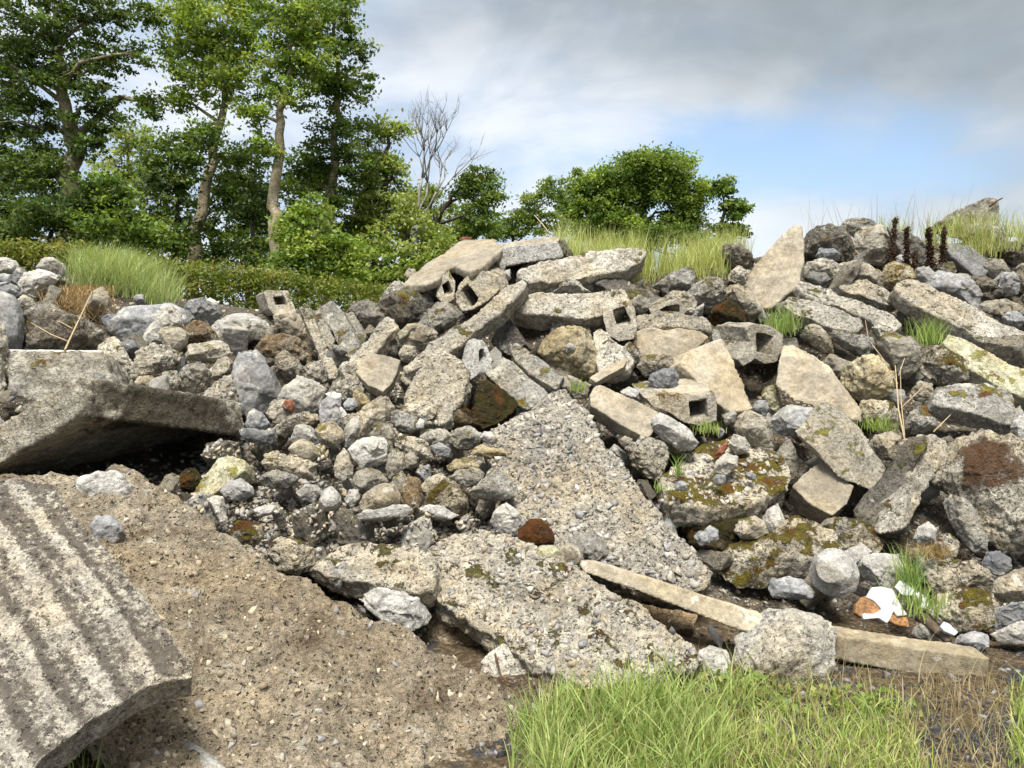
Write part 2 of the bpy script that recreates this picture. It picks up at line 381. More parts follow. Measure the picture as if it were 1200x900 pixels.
def R(name, label, mat, s, lift=0.04, t=0.8, flat=False, cuts=6, r=0.03, up=0.3, seed=None, parent=None, group=None, vox=None, cat=None, dy=0.0):
    """a stone from its outline: rings in depth round a plane through its middle"""
    q = pts(s); POLYS.append(q)
    cx = sum(a for a, b in q) / len(q); cy = sum(b for a, b in q) / len(q)
    Y = YS(cx, cy) - lift
    p0 = P(cx, cy, Y); n = norm(-ray(cx, cy) / np.linalg.norm(ray(cx, cy)) + np.array([0, 0, up]))
    W = np.array([hit(a, b, p0, n) for a, b in q])
    # resample the outline
    L = np.roll(W, -1, 0); seg = np.linalg.norm(L - W, axis=1); tot = seg.sum(); N = 30
    cum = np.concatenate([[0], np.cumsum(seg)])
    out = []
    for k in range(N):
        d = tot * k / N; i = min(np.searchsorted(cum, d, 'right') - 1, len(W) - 1)
        out.append(W[i] + (L[i] - W[i]) * (d - cum[i]) / max(seg[i], 1e-9))
    W = np.array(out)
    if cuts <= 3: W = 0.75 * W + 0.125 * (np.roll(W, 1, 0) + np.roll(W, -1, 0))
    c = W.mean(0); W = c + (W - c) * 1.03
    u, v, n = frame_of(n)
    ext = sorted([np.ptp((W - c) @ u), np.ptp((W - c) @ v)])
    T = t * ext[0]; size = ext[1]
    rs = np.random.default_rng(seed if seed is not None else int(cx * 31 + cy * 7))
    if cuts > 3:
        Q = np.array([hit(a, b, p0, n) for a, b in q]); c0 = Q.mean(0); Q = c0 + (Q - c0) * 1.05
        rr_ = np.linalg.norm(Q - c0, axis=1)
        pts_h = [Q + n * (rs.uniform(-0.12, 0.16, len(Q)) * T)[:, None]]
        kf = rs.integers(3, 6); a0 = rs.uniform(0, 6.28); top = 0.34 if flat else 0.50
        idx = (np.arange(kf) * len(Q) / kf + rs.uniform(0, len(Q))).astype(int) % len(Q)
        sh = u * rs.normal() * 0.08 * ext[0] + v * (0.06 + rs.normal() * 0.08) * ext[0]
        ff = rs.uniform(0.55, 0.82, kf) if flat else rs.uniform(0.34, 0.72, kf)
        hh = top * T * rs.uniform(0.7, 1.15, kf)
        pts_h.append(c0 + (Q[idx] - c0) * ff[:, None] + n * hh[:, None] + sh)
        pts_h.append(c0 + (Q - c0) * 0.72 - n * 0.6 * T)
        bm = bmesh.new()
        for w_ in np.concatenate(pts_h): bm.verts.new(w_)
        bmesh.ops.convex_hull(bm, input=bm.verts[:])
        for vv in [x for x in bm.verts if not x.link_faces]: bm.verts.remove(vv)
        bm.verts.index_update(); bmesh.ops.recalc_face_normals(bm, faces=bm.faces[:])
        V = np.array([x.co for x in bm.verts]); Fc = [[x.index for x in f.verts] for f in bm.faces]; bm.free()
        if dy: V = V + np.array([0, dy, 0])
        voxel = vox or max(0.0045, min(0.014, size / 55))
        pl_ = []
        for k in range(2):
            tg = rs.normal() * u + rs.normal() * v; pl_.append((norm(n + tg * 0.9), rs.uniform(0.78, 0.92)))
        return finish(name, label, mat, V, Fc, voxel, dict(planes=pl_, ang=True, r=r * size, kind='R', size=size, group=group, cat=cat), parent)
    prof = [(0.36, .80), (0.25, .93), (0, 1.0), (-0.35, .9), (-0.6, .6)] if flat else ([(0.52, .42), (0.36, .74), (0, 1.0), (-0.4, .82), (-0.62, .35)] if cuts <= 3 else [(0.56, .50), (0.42, .80), (0.05, 1.0), (-0.4, .86), (-0.62, .4)])
    V = []; Fc = []
    for j, (w, sg) in enumerate(prof):
        sh = (rs.normal(size=2) * 0.05 * ext[0]) * (1 - sg) * 2
        V += list(c + (W - c) * sg + n * w * T + u * sh[0] + v * sh[1])
        if j:
            for i in range(N):
                a = (j - 1) * N + i; b = (j - 1) * N + (i + 1) % N
                Fc.append((a, a + N, b + N, b))
    m_ = len(prof)
    V.append(c + n * (prof[0][0] + 0.03) * T); V.append(c + n * (prof[-1][0] - 0.03) * T)
    for i in range(N):
        j = (i + 1) % N
        Fc.append((m_ * N, i, j)); Fc.append((m_ * N + 1, (m_ - 1) * N + j, (m_ - 1) * N + i))
    V = np.array(V)
    if dy: V = V + np.array([0, dy, 0])
    voxel = vox or max(0.005, min(0.016, size / 50))
    planes = []
    ang = cuts > 3; a0 = rs.uniform(0, 6.28); K_ = cuts + (3 if ang else 0)
    for k in range(K_):
        a = a0 + 2 * math.pi * k / K_ * 2.4 + rs.normal() * 0.4; tg = math.cos(a) * u + math.sin(a) * v
        w = rs.uniform(0.25, 1.5)
        lo_, hi_ = ((0.74, 0.93) if w > 0.95 else (0.52, 0.80)) if ang else ((0.82, 0.96) if w > 0.9 else (0.74, 0.92))
        planes.append((norm(n + tg * w), rs.uniform(lo_, hi_)))
    return finish(name, label, mat, V, Fc, voxel, dict(planes=planes, ang=ang, r=r * size, kind='R', size=size, group=group, cat=cat), parent)

def S(name, label, mat, s, lift=0.05, th=0.1, n=(0, -0.6, 0.8), pl=None, e=None, holes=(), r=0.008, vox=None, group=None, groove=None, parent=None, cat=None, grain=1.0, keep=True):
    """a slab or block: the traced face on its own plane in space, given thickness"""
    q = pts(s)
    if keep: POLYS.append(q)
    cx = sum(a for a, b in q) / len(q); cy = sum(b for a, b in q) / len(q)
    if pl:
        A = [P(*a) for a in pl]; n = norm(np.cross(A[1] - A[0], A[2] - A[0])); p0 = A[0]
        if np.dot(n, ray(cx, cy)) > 0: n = -n
        p0 = p0 + n * lift if lift != 0.05 else p0
    else:
        n = norm(n); p0 = P(cx, cy, YS(cx, cy) - lift)
    loops = [[hit(a, b, p0, n) for a, b in q]] + [[hit(a, b, p0, n) for a, b in pts(h)] for h in holes]
    u, v, n = frame_of(n)
    flat2 = [[Vector(((p - p0) @ u, (p - p0) @ v, 0)) for p in lp] for lp in loops]
    tri = tessellate_polygon(flat2)
    A = np.array([p for lp in loops for p in lp]); N = len(A)
    ev = (norm(e) if e is not None else -n) * th
    V = list(A) + list(A + ev); Fc = []
    for t3 in tri:
        a, b, c = t3
        if np.dot(np.cross(A[b] - A[a], A[c] - A[a]), n) < 0: a, c = c, a
        Fc.append((a, b, c)); Fc.append((c + N, b + N, a + N))
    base = 0
    for li, lp in enumerate(flat2):
        area = sum(lp[i].x * lp[(i + 1) % len(lp)].y - lp[(i + 1) % len(lp)].x * lp[i].y for i in range(len(lp)))
        ccw = (area > 0) == (li == 0)
        for i in range(len(lp)):
            a = base + i; b = base + (i + 1) % len(lp)
            Fc.append((a, a + N, b + N, b) if ccw else (b, b + N, a + N, a))
        base += len(lp)
    size = max(np.ptp(A @ u), np.ptp(A @ v))
    voxel = vox or max(0.005, min(0.016, size / 55, th / 4))
    g = None
    if groove:
        (a, b, per, amp) = groove
        d = norm(hit(*b, p0, n) - hit(*a, p0, n)); g = (np.cross(n, d), per, amp, p0, n)
    return finish(name, label, mat, V, Fc, voxel, dict(kind='S', r=r, groove=g, size=size, group=group, grain=grain, cat=cat), parent)

def PR(name, label, mat, top, th, r=0.012, vox=0.014, grain=1.2, cat=None):
    A = np.array(top); n = norm(np.cross(A[1] - A[0], A[2] - A[0])); n = n if n[2] > 0 else -n
    N = len(A); V = list(A) + list(A - np.array([0, 0, th])); Fc = [tuple(range(N)), tuple(range(2 * N - 1, N - 1, -1))]
    if np.dot(np.cross(A[1] - A[0], A[2] - A[1]), n) < 0: Fc = [f[::-1] for f in Fc]; side = lambda a, b: (a, b, b + N, a + N)
    else: side = lambda a, b: (b, a, a + N, b + N)
    for i in range(N): Fc.append(side(i, (i + 1) % N))
    return finish(name, label, mat, V, Fc, vox, dict(kind='S', r=r, groove=None, size=2, group=None, grain=grain, cat=cat, q2=0.25), None)

def run_jobs():
    dg = bpy.context.evaluated_depsgraph_get()
    done = []
    for o, j in JOBS:
        done.append(bpy.data.meshes.new_from_object(o.evaluated_get(dg)))
    tot = 0
    for (o, j), me in zip(JOBS, done):
        o.modifiers.clear(); old = o.data; nm = old.name
        if len(me.vertices) == 0: print('EMPTY', o.name); continue
        nv = len(me.vertices); tot += nv
        V = np.empty(nv * 3, np.float32); me.vertices.foreach_get('co', V); V = V.reshape(-1, 3).astype(float)
        loc = np.array(j['world'])
        if j['kind'] == 'R':
            for nn, k in j['planes']:
                d = V @ nn; mx = d.max(); lim = mx * k
                ex = np.maximum(d - lim, 0)
                V = V - np.outer(ex * 0.94, nn)
            me.vertices.foreach_set('co', V.astype(np.float32).ravel()); me.update()
        Nn = np.empty(nv * 3, np.float32); me.vertices.foreach_get('normal', Nn); Nn = Nn.reshape(-1, 3).astype(float)
        W = V + loc * 3.7
        rel = RELIEF.get(me.materials[0].name, 0.0) if me.materials else 0.0
        if j['kind'] == 'R':
            s = j['size']
            rg = 1 - 2.6 * np.abs(pnoise(W * 5.0 / s + 3.3))
            if j['ang']: d = j['r'] * (0.55 * fbm(W, 2.6 / s, 2) + 0.45 * fbm(W, 9.0 / s, 3) + 0.22 * rg) + min(j['r'] * 0.35, 0.005) * fbm(W, 45.0, 2)
            else: d = j['r'] * (1.1 * fbm(W, 2.6 / s, 2) + 0.75 * fbm(W, 9.0 / s, 3)) + min(j['r'] * 0.35, 0.006) * fbm(W, 45.0, 2)
            if j['ang']:
                f1, g, rv = cell(W * 3.1 / s + 0.35 * np.stack([pnoise(W * 4 / s), pnoise(W * 4 / s + 7), pnoise(W * 4 / s + 13)], 1))
                d = d + s * 0.065 * (rv - 0.55) * np.clip(g / 0.07, 0, 1)
                f1, g, rv = cell(W * 8.5 / s)
                d = d + s * 0.020 * (rv - 0.5) * np.clip(g / 0.14, 0, 1)
            if rel > 0:
                f1, g, rv = cell(W * 27.0); d = d + rel * np.clip(1.0 - 1.5 * f1, 0, 1) * (rv > 0.35) * (0.5 + rv)
            V = V + Nn * d[:, None]
        else:
            r = j['r']; gr = j['grain']
            q = np.stack([fbm(W, 7.0, 2), fbm(W + 31.7, 7.0, 2), fbm(W + 63.1, 7.0, 2)], 1)
            d = r * 0.8 * fbm(W, 14.0, 2) + min(0.006, r * 0.55) * gr * fbm(W, 48.0, 2)
            
            q2 = np.stack([fbm(W + 5, 2.6, 2), fbm(W + 41.7, 2.6, 2), fbm(W + 73.1, 2.6, 2)], 1)
            V = V + q * r * 1.3 + q2 * min(0.03, r * 1.6) * j.get('q2', 1.0) + Nn * d[:, None]
            if rel > 0:
                f1, g, rv = cell(W * 24.0); e_ = rel * np.clip(1.0 - 1.5 * f1, 0, 1) * (rv > 0.4) * (0.5 + rv)
                if rel > 0.004:
                    f1, g, rv = cell(W * 6.5 + 0.3 * q); e_ = e_ + r * 1.1 * (rv - 0.55) * np.clip(g / 0.12, 0, 1)
                V = V + Nn * e_[:, None]
            if j['groove']:
                ax, per, amp, p0, n = j['groove']
                sv = (V + loc - p0) @ ax + 0.02 * fbm(W, 3.0, 2)
                st = np.sin(sv * 2 * math.pi / per)
                topf = np.clip((Nn @ n - 0.7) * 5, 0, 1)
                V = V + Nn * (amp * st * topf)[:, None]
                at = me.attributes.new('stripe', 'FLOAT', 'POINT')
                at.data.foreach_set('value', (np.clip(0.38 - 0.34 * np.sin((sv + 0.02 * fbm(W, 2.2, 3)) * 2 * math.pi / (per * 1.25)) + 0.26 * np.sin(sv * 2 * math.pi / (per * 0.62) + 1) + 0.45 * fbm(W, 3.0, 3), 0, 1) * topf).astype(np.float32))
        me.vertices.foreach_set('co', V.astype(np.float32).ravel()); me.update(); me.shade_smooth()
        o.data = me; bpy.data.meshes.remove(old); me.name = nm
        if not me.materials: print('nomat', o.name)
    print('JOBS', len(JOBS), 'verts', tot)
M_PATCH = 'patchrock'
M['patchrock'] = stone('pale_rock_with_red_moss', (0.46, 0.425, 0.345), 0.38, 0.6, agg=0.2, pits=0.9, lichen=0.3, stainamt=0.5, bump=1.0,
                       patch=((0, 0, 0), 0.19, (0.15, 0.055, 0.013)))
# ------------------------------------------------------------------ the traced pieces of the heap
# --- foreground slabs
S('striped_slab', 'big flat concrete slab with dark diagonal stripes in the lower left foreground', 'striped',
  '-40,566 20,561 45,566 60,569 95,610 140,660 180,716 212,760 226,778 224,790 200,794 165,803 135,824 105,842 75,870 48,890 35,912 -60,960 -160,900 -160,700',
  pl=[(60, 569, 2.95), (224, 785, 2.42), (40, 895, 2.08)], th=0.11, r=0.010, vox=0.008, groove=((60, 569), (224, 785), 0.105, 0.003), grain=0.6)
S('crusted_slab', 'huge brown earth crusted concrete slab sloping down the left foreground', 'crust',
  '-60,562 20,556 60,556 95,560 120,552 130,544 160,549 185,566 235,596 262,622 300,641 330,668 362,682 395,702 440,722 470,738 520,766 548,778 572,790 600,812 628,838 634,852 612,880 596,905 560,960 180,960 150,880 60,800 -60,700',
  pl=[(600, 890, 2.85), (130, 548, 3.95), (200, 895, 2.5)], th=0.16, r=0.024, vox=0.010, grain=1.8)
RA, RB, RC = P(92, 441, 3.95), P(-70, 540, 4.25), P(284, 472, 4.75)
_m = RA * .5 + RC * .5
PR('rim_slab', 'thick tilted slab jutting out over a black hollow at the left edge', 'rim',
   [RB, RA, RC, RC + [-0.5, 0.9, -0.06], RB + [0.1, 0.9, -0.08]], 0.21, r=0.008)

S('chip_faced_slab', 'steep triangular slab faced with grey stone chips in the middle of the heap', 'chips',
  '562,512 585,498 604,487 625,474 643,464 660,458 676,470 690,486 704,508 720,530 735,550 748,568 770,598 785,620 800,636 818,654 832,668 832,684 822,692 790,700 740,690 690,664 640,645 605,612 590,570 570,535',
  pl=[(660, 460, 5.2), (830, 678, 4.1), (572, 530, 4.85)], th=0.12, r=0.016, vox=0.010, grain=1.5)
S('stony_slab', 'broken stony slab with a rough pale lower edge above the green grass', 'congl',
  '500,645 530,628 560,620 600,628 640,642 680,664 700,680 740,705 780,730 808,748 822,765 815,782 790,790 765,792 735,800 712,806 690,806 668,798 648,786 620,772 596,756 570,740 545,724 520,708 508,690',
  pl=[(520, 650, 4.15), (800, 770, 3.42), (690, 805, 3.3)], th=0.14, r=0.02, vox=0.010, grain=1.5)
S('broken_edge_chunk', 'pale chunk with a rusty rod at the right end of the crusted slab', 'pale',
  '562,775 575,762 588,755 604,768 630,782 655,795 648,806 640,820 618,836 596,838 575,820 560,800', n=(0.1, -0.8, 0.6), lift=0.04, th=0.3, r=0.015)
S('ledge_slab', 'pale stony slab ledge lying across the middle left above a dark gap', 'congl',
  '362,662 380,648 400,636 420,632 442,633 470,638 492,646 508,658 513,676 508,692 490,696 470,693 448,688 425,682 405,678 385,674', n=(0, -0.5, 0.86), lift=0.1, th=0.13, r=0.016)
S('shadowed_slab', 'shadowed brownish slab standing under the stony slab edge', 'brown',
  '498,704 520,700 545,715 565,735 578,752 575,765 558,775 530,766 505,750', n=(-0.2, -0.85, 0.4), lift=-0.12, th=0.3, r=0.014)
R('pale_stone', 'whitish grey stone wedged in the dark gap under the pale ledge', 'limepale', '418,700 440,693 468,694 492,704 505,722 500,732 480,740 462,736 440,722', lift=-0.02, t=0.8)
R('loose_chunk', 'pale rubble lump beside the upper left end of the pale ledge', 'congl', '312,640 330,630 352,634 366,645 368,660 350,672 330,668 318,655', lift=0.02)
R('white_stone', 'whitish flaky stone resting at the top of the crusted slab', 'limepale', '88,572 97,558 116,552 140,558 156,570 158,582 145,592 125,590 108,584 92,582', lift=0.12, flat=True)
R('blue_grey_stone', 'small blue grey angular stone lying on the crusted slab', 'lime', '104,617 113,606 128,603 140,612 145,625 135,636 122,638 110,628', lift=0.12)
S('curved_kerb_chunk', 'smooth pale kerb piece poking out under the striped slab', 'limepale',
  '158,832 172,824 184,832 210,856 240,880 268,905 300,960 230,960 200,905 188,880 168,850', n=(-0.35, -0.7, 0.6), lift=0.12, th=0.1, r=0.006)

# --- left: boulders and blocks
R('limestone_boulder', 'large smooth grey boulder cut by the left edge of the photo', 'lime', '-30,345 -5,341 10,342 22,352 29,372 28,398 25,412 -10,420 -35,400', lift=0.1, cuts=3, r=0.02)
R('dark_concrete_lump', 'dark rough block beneath the hanging dead grass', 'dark', '30,372 36,359 52,356 75,366 98,374 118,390 118,412 80,416 34,414', lift=0.02, cuts=4)
R('pale_stone', 'pale stone at the far left top of the heap', 'limepale', '-12,306 4,302 18,305 23,312 15,320 -12,320', lift=0.02)
R('grey_stone', 'small grey stone tucked between pale stones at the far left top', 'lime', '14,322 20,313 28,314 33,322 26,330 17,330', lift=0.0)
R('pale_boulder', 'pale boulder with a cleft left of the grass mound, highest there', 'limepale', '43,314 50,303 62,302 74,310 79,320 70,326 55,325 46,320', lift=0.03)
R('pale_boulder', 'pale lumpy boulder just below the highest one left of the grass mound', 'limepale', '22,332 30,320 44,316 60,319 71,324 68,331 54,334 50,345 40,349 26,343', lift=0.1)
R('grey_stone', 'upper of two rounded grey stones stacked at the left edge', 'lime', '-10,326 4,320 16,324 21,333 14,337 -10,335', lift=0.06)
R('grey_stone', 'lower of two rounded grey stones stacked at the left edge', 'lime', '-10,334 8,331 20,336 26,345 20,348 -10,347', lift=0.1)
R('grey_stone', 'small brown grey stone above the dark block under dead grass', 'bould', '20,352 28,346 38,350 43,358 34,365 24,364', lift=0.08)
R('long_boulder', 'long low grey boulder lying below the left grass mound', 'lime', '124,383 132,373 145,363 165,357 198,356 214,362 218,380 195,396 165,402 140,398', lift=0.04, cuts=4, r=0.02)
R('dark_stone', 'small dark stone at the left tip of the long low boulder', 'slate', '118,373 128,369 140,370 138,380 124,384', lift=0.02)
R('pointed_stone', 'grey pointed upright stone leaning on the long low boulder', 'limepale', '164,402 172,390 182,373 192,361 203,359 211,369 215,385 208,396 190,406', lift=0.16, t=0.5)
R('rounded_stone', 'tan and white rounded stone in front of the pointed grey stone', 'bould', '185,390 192,383 210,383 222,391 220,404 208,413 194,408', lift=0.22, cuts=2)
R('grey_boulder', 'grey boulder at the crest right of the long low boulder', 'lime', '213,366 222,354 235,350 250,357 258,368 250,380 232,384 216,380', lift=0.0)
R('small_stone', 'pale stone on the crest in front of the hedge', 'limepale', '235,354 246,350 257,355 258,366 248,370 238,364', lift=-0.1)
R('earth_clod', 'brown earthy clod between pale rocks left of centre', 'brown', '216,386 228,377 244,379 257,395 250,404 230,409 218,402', lift=0.08)
R('pale_boulder', 'broad white grey rock on the left crest below the hedge', 'limepale', '246,386 258,373 275,366 295,369 312,378 318,388 305,398 280,400 256,399', lift=0.06, cuts=5)
R('tan_stone', 'brownish rock under the earthy clod left of centre', 'bould', '214,414 222,404 240,405 255,398 268,403 272,415 262,425 240,425 222,422', lift=0.12)
R('grey_stone', 'grey egg shaped stone left of the big blue grey boulder', 'bould', '246,444 249,430 256,420 266,417 273,424 272,437 260,447', lift=0.14, cuts=2)
R('concrete_lump', 'pale pitted rubble lump left of the grey egg shaped stone', 'congl', '206,450 213,436 222,425 238,427 247,440 244,455 228,461 212,458', lift=0.16)
R('concrete_lump', 'rough pale lump with a dark underside left of centre', 'congl', '155,420 165,408 180,403 200,409 214,415 213,424 198,432 184,437 165,432', lift=0.18)
R('concrete_lump', 'coarse pale lump beside the white topped block', 'pale', '114,405 122,397 134,396 145,408 155,425 155,440 148,448 132,444 122,425', lift=0.16, r=0.04)
R('dark_stone', 'small dark grey stone between two pale lumps at left', 'slate', '143,404 150,397 159,400 163,409 154,415 146,412', lift=0.16)
R('concrete_fragment', 'small pale fragment above the mossy rim of the tilted slab', 'congl', '150,432 160,424 176,428 181,438 170,446 155,443', lift=0.2)
R('concrete_fragment', 'small speckled fragment in front of the pitted pale lump', 'congl', '184,446 194,436 207,436 211,446 203,456 190,456', lift=0.2)
R('grey_stone', 'small grey stone behind the rim of the tilted slab', 'bould', '158,448 164,441 178,440 184,449 176,454 164,454', lift=0.18)
R('concrete_lump', 'chunky pale lump behind the right end of the tilted slab', 'congl', '238,470 244,456 258,444 272,440 280,455 283,475 276,490 256,482', lift=0.1, r=0.035)
S('topped_block', 'grey block with a thin white plaster strip along its top edge', 'grey',
  '8,411 118,411 126,425 133,442 135,470 60,474 8,474', n=(0.1, -0.95, 0.25), lift=0.14, th=0.4, r=0.012)
S('plaster_strip', '', 'plaster', '7,410 119,410 119,414 60,415 7,415', n=(0.1, -0.95, 0.25), lift=0.155, th=0.12, r=0.003, keep=False, vox=0.006)
R('tan_chunk', 'tan rubble chunk cut by the left edge beside the plastered block', 'pale', '-30,400 -8,376 4,384 9,400 9,440 3,470 -30,470', lift=0.18)
R('blue_grey_boulder', 'tall blue grey wedge shaped boulder left of centre', 'lime', '273,430 278,415 286,405 294,402 303,416 316,436 330,458 331,468 322,476 305,487 290,490 280,478 275,460', lift=0.28, t=0.6, cuts=5, r=0.018)
R('slate_stone', 'flat dark slate lying below the blue grey wedge boulder', 'slate', '278,502 290,503 305,505 322,503 327,511 318,520 300,519 284,513', lift=0.26, t=1.0, flat=True, r=0.015)
R('grey_stone', 'dark grey stone on the flat slate piece', 'lime', '288,498 291,484 299,478 308,483 316,497 308,504 294,504', lift=0.3)
S('plank_stub', 'greenish broken block standing left of the loose stones', 'greenish', '225,576 234,562 246,548 256,536 272,534 288,541 286,552 272,564 254,577 240,588 228,584', n=(-0.1, -0.75, 0.65), lift=0.06, th=0.14, r=0.008)
R('grey_stone', 'grey and white stone at the foot of the greenish block', 'lime', '257,576 268,564 282,561 296,571 297,580 285,585 268,586', lift=0.1)
R('white_stone', 'narrow white fragment below the greenish block', 'limepale', '243,586 252,580 262,583 264,598 267,612 260,616 252,604', lift=0.05)
R('mossy_stone', 'pale topped stone with mossy base on the right rim of crusted slab', 'mossy', '269,620 276,612 292,611 306,616 307,630 298,642 282,640 272,632', lift=0.08)
R('mossy_stone', 'dark mossy stone under the greenish block', 'mossdark', '209,558 218,550 232,550 236,562 226,574 212,572', lift=-0.06)

# --- the loose stones left of centre
R('limestone_rock', 'white topped grey limestone rock right of the blue grey wedge boulder', 'limepale', '326,466 334,454 349,443 366,444 383,456 376,474 366,484 350,487 338,478', lift=0.14, t=0.7)
R('brown_stone', 'brown grey stone under the red brick bit', 'bould', '311,484 318,473 330,468 342,474 346,488 336,496 320,496', lift=0.26)
R('brick_fragment', 'small red brick fragment on a brown stone', 'brick', '330,474 335,469 344,470 347,476 342,485 338,478', lift=0.38, r=0.02)
R('pale_rubble_lump', 'long rough pale lump right of the flat slate', 'congl', '321,502 330,494 342,488 360,481 373,484 372,494 352,503 334,511 324,509', lift=0.26)
R('cube_stone', 'dark grey cube shaped stone beside the white shards', 'lime', '374,490 375,474 384,467 394,468 402,482 402,498 390,502 377,496', lift=0.22, cuts=5)
R('white_plaster_chip', 'bright white plaster chip behind the dark grey cube stone', 'plaster', '380,461 390,459 400,456 402,464 398,475 389,470', lift=0.16, t=0.5, r=0.015)
R('white_plaster_chip', 'small white plaster chip right of the dark grey cube stone', 'plaster', '398,476 404,480 407,487 402,490 398,484', lift=0.24, t=0.5, r=0.015)
R('purple_grey_stone', 'small purplish stone right of the white chip', 'lime', '402,474 408,466 416,468 420,476 412,481 404,480', lift=0.1)
R('tan_fragment', 'orange tan fragment beside the purplish stone', 'ochre', '413,460 420,456 428,470 437,480 430,486 418,480', lift=0.1)
R('pale_boulder', 'large cream boulder with a hollow among the loose stones', 'bould', '418,498 420,484 430,481 441,484 446,471 456,468 462,478 458,490 448,502 434,515 420,517', lift=0.18, t=0.7)
R('cream_stone', 'cream stone leaning left of the hollowed cream boulder', 'limepale', '400,518 404,502 412,491 420,488 421,504 414,520 406,526', lift=0.22)
R('rounded_stone', 'rounded brown grey stone under the dark grey cube stone', 'bould', '368,506 374,496 390,494 401,502 404,514 392,527 378,520', lift=0.26, cuts=3)
R('rounded_stone', 'pale rounded stone left of the brown grey stone', 'limepale', '341,514 345,502 358,497 370,504 374,518 362,525 346,522', lift=0.24, cuts=4)
R('grey_oval_stone', 'smooth dark grey oval stone above the long flat fragment', 'bould', '337,526 346,517 358,514 369,521 374,534 364,542 348,539', lift=0.32, cuts=2, r=0.015)
R('tan_stone', 'tan wedge stone right of the smooth grey oval stone', 'bould', '370,520 378,522 385,534 390,546 380,550 372,541', lift=0.24)
R('flat_slab_fragment', 'long flat pale fragment under the smooth grey oval stone', 'pale', '304,542 312,534 326,530 346,535 370,545 369,559 350,557 325,552 308,547', lift=0.26, flat=True, t=0.9)
R('grey_slab_fragment', 'grey rough fragment under the long flat pale fragment', 'grey', '304,562 314,552 335,556 350,559 348,567 330,574 312,570', lift=0.14)
R('upright_stone', 'dark brown grey upright stone in the middle of the loose stones', 'bould', '391,548 396,534 403,526 410,534 414,548 413,558 402,564 393,560', lift=0.24)
R('pale_rounded_boulder', 'pale smooth rounded boulder right of the dark upright stone', 'limepale', '408,526 418,517 436,511 450,512 454,522 453,540 440,546 424,549 416,540', lift=0.28, cuts=4)
R('grey_slab_stone', 'speckled grey stone slab behind the pale smooth rounded boulder', 'grey', '432,510 445,500 456,494 461,508 460,530 452,530', lift=0.16, flat=True)
R('ribbed_round_stone', 'rounded stone with a ridge stacked over a squarish stone', 'bould', '411,566 418,553 434,547 448,554 456,566 440,574 420,577', lift=0.26, cuts=3)
R('square_rubble_block', 'squarish speckled stone sitting on a flat white chip', 'bould', '420,591 428,577 448,566 464,568 470,582 467,594 446,599 424,598', lift=0.3, cuts=3)
R('grey_stone', 'small grey stone left of the squarish speckled stone', 'grey', '404,584 410,574 420,574 422,586 413,595 406,592', lift=0.24)
R('flat_white_stone', 'flat white chip under the squarish speckled stone', 'limepale', '414,604 430,599 450,597 476,592 483,597 476,605 450,610 420,609', lift=0.24, flat=True, t=1.1)
R('pale_rounded_stone', 'pale egg shaped stone on the gravel left of the stacked stones', 'limepale', '373,590 378,575 388,569 398,578 401,590 392,598 380,599', lift=0.18, cuts=2)
R('pale_rubble_lump', 'pale flat lump behind the pale egg shaped stone', 'limepale', '346,576 358,569 372,569 378,577 368,590 354,586', lift=0.12)
R('pink_stone', 'pinkish flat stone on the gravel at left of centre', 'limepale', '297,597 310,591 323,593 319,602 305,606', lift=0.12, flat=True)
R('pale_rubble_lump', 'knobbly pale lump right of the pale smooth rounded boulder', 'pale', '452,552 455,534 464,524 474,532 473,548 464,562 456,562', lift=0.2)
R('grey_stone', 'grey stone right of the knobbly pale lump', 'bould', '472,534 482,529 491,536 488,547 477,550', lift=0.14)
R('pale_rubble_lump', 'pale lump stacked under the knobbly pale lump', 'bould', '457,570 461,560 472,554 480,564 478,576 466,580', lift=0.2)
R('brown_upright_stone', 'orange brown stone right of the stacked stones', 'brown', '470,594 470,576 478,556 490,564 496,582 490,600 477,603', lift=0.16)
R('flat_tan_stone', 'flat tan chip right of the orange brown stone', 'limepale', '493,598 502,591 522,596 538,604 528,609 505,605', lift=0.16, flat=True, t=1.0)
R('undercut_block', 'grey block with a flat lit top and black underside above centre', 'grey', '456,486 466,481 486,487 492,499 484,508 466,506', lift=0.16, flat=True)
R('white_stone', 'small white stone beside the undercut grey block', 'plaster', '487,498 492,490 498,494 496,502 489,503', lift=0.2)
R('layered_lump', 'cream layered lump at the foot of the round rough slab', 'pale', '468,484 478,472 498,468 513,478 508,491 492,497 478,494', lift=0.2)
R('rubble_lump', 'crumbly grey lump below the undercut grey block', 'congl', '460,518 472,512 492,516 508,526 505,538 488,538 470,530', lift=0.12)
R('flaky_lump', 'flaky pale lump above a small blue grey stone', 'pale', '493,512 502,504 520,502 530,512 524,520 502,520', lift=0.14)
R('blue_grey_stone', 'small blue grey stone in the rubble left of the chip faced slab', 'lime', '504,524 514,519 528,527 526,536 512,534', lift=0.14)
R('grey_rubble_lump', 'rounded speckled grey lump touching the chip faced slab', 'grey', '526,516 536,504 552,499 564,508 562,518 550,526 536,527', lift=0.18)
R('pale_stone', 'pale stone overlapping the upper left rim of the chip faced slab', 'limepale', '562,514 566,506 576,506 584,516 574,521', lift=0.22)
R('tan_flat_stone', 'flat cream tan stone under the speckled grey lump', 'ochre', '552,529 564,523 590,526 592,532 574,535 558,534', lift=0.2, flat=True)
R('orange_layered_lump', 'thin orange tinted layered stone above a crumbling dark lump', 'ochre', '522,546 534,539 554,538 562,547 545,552 528,553', lift=0.14, flat=True)
R('crumbling_lump', 'crumbling dark sided lump left of the flat triangular stone', 'grey', '528,560 536,551 560,548 568,556 562,566 546,570', lift=0.14)
R('mossy_rubble_lump', 'large rough lump with moss below the crumbling dark sided lump', 'mossy', '492,575 502,562 516,556 532,565 548,586 548,604 528,602 504,596', lift=0.08)
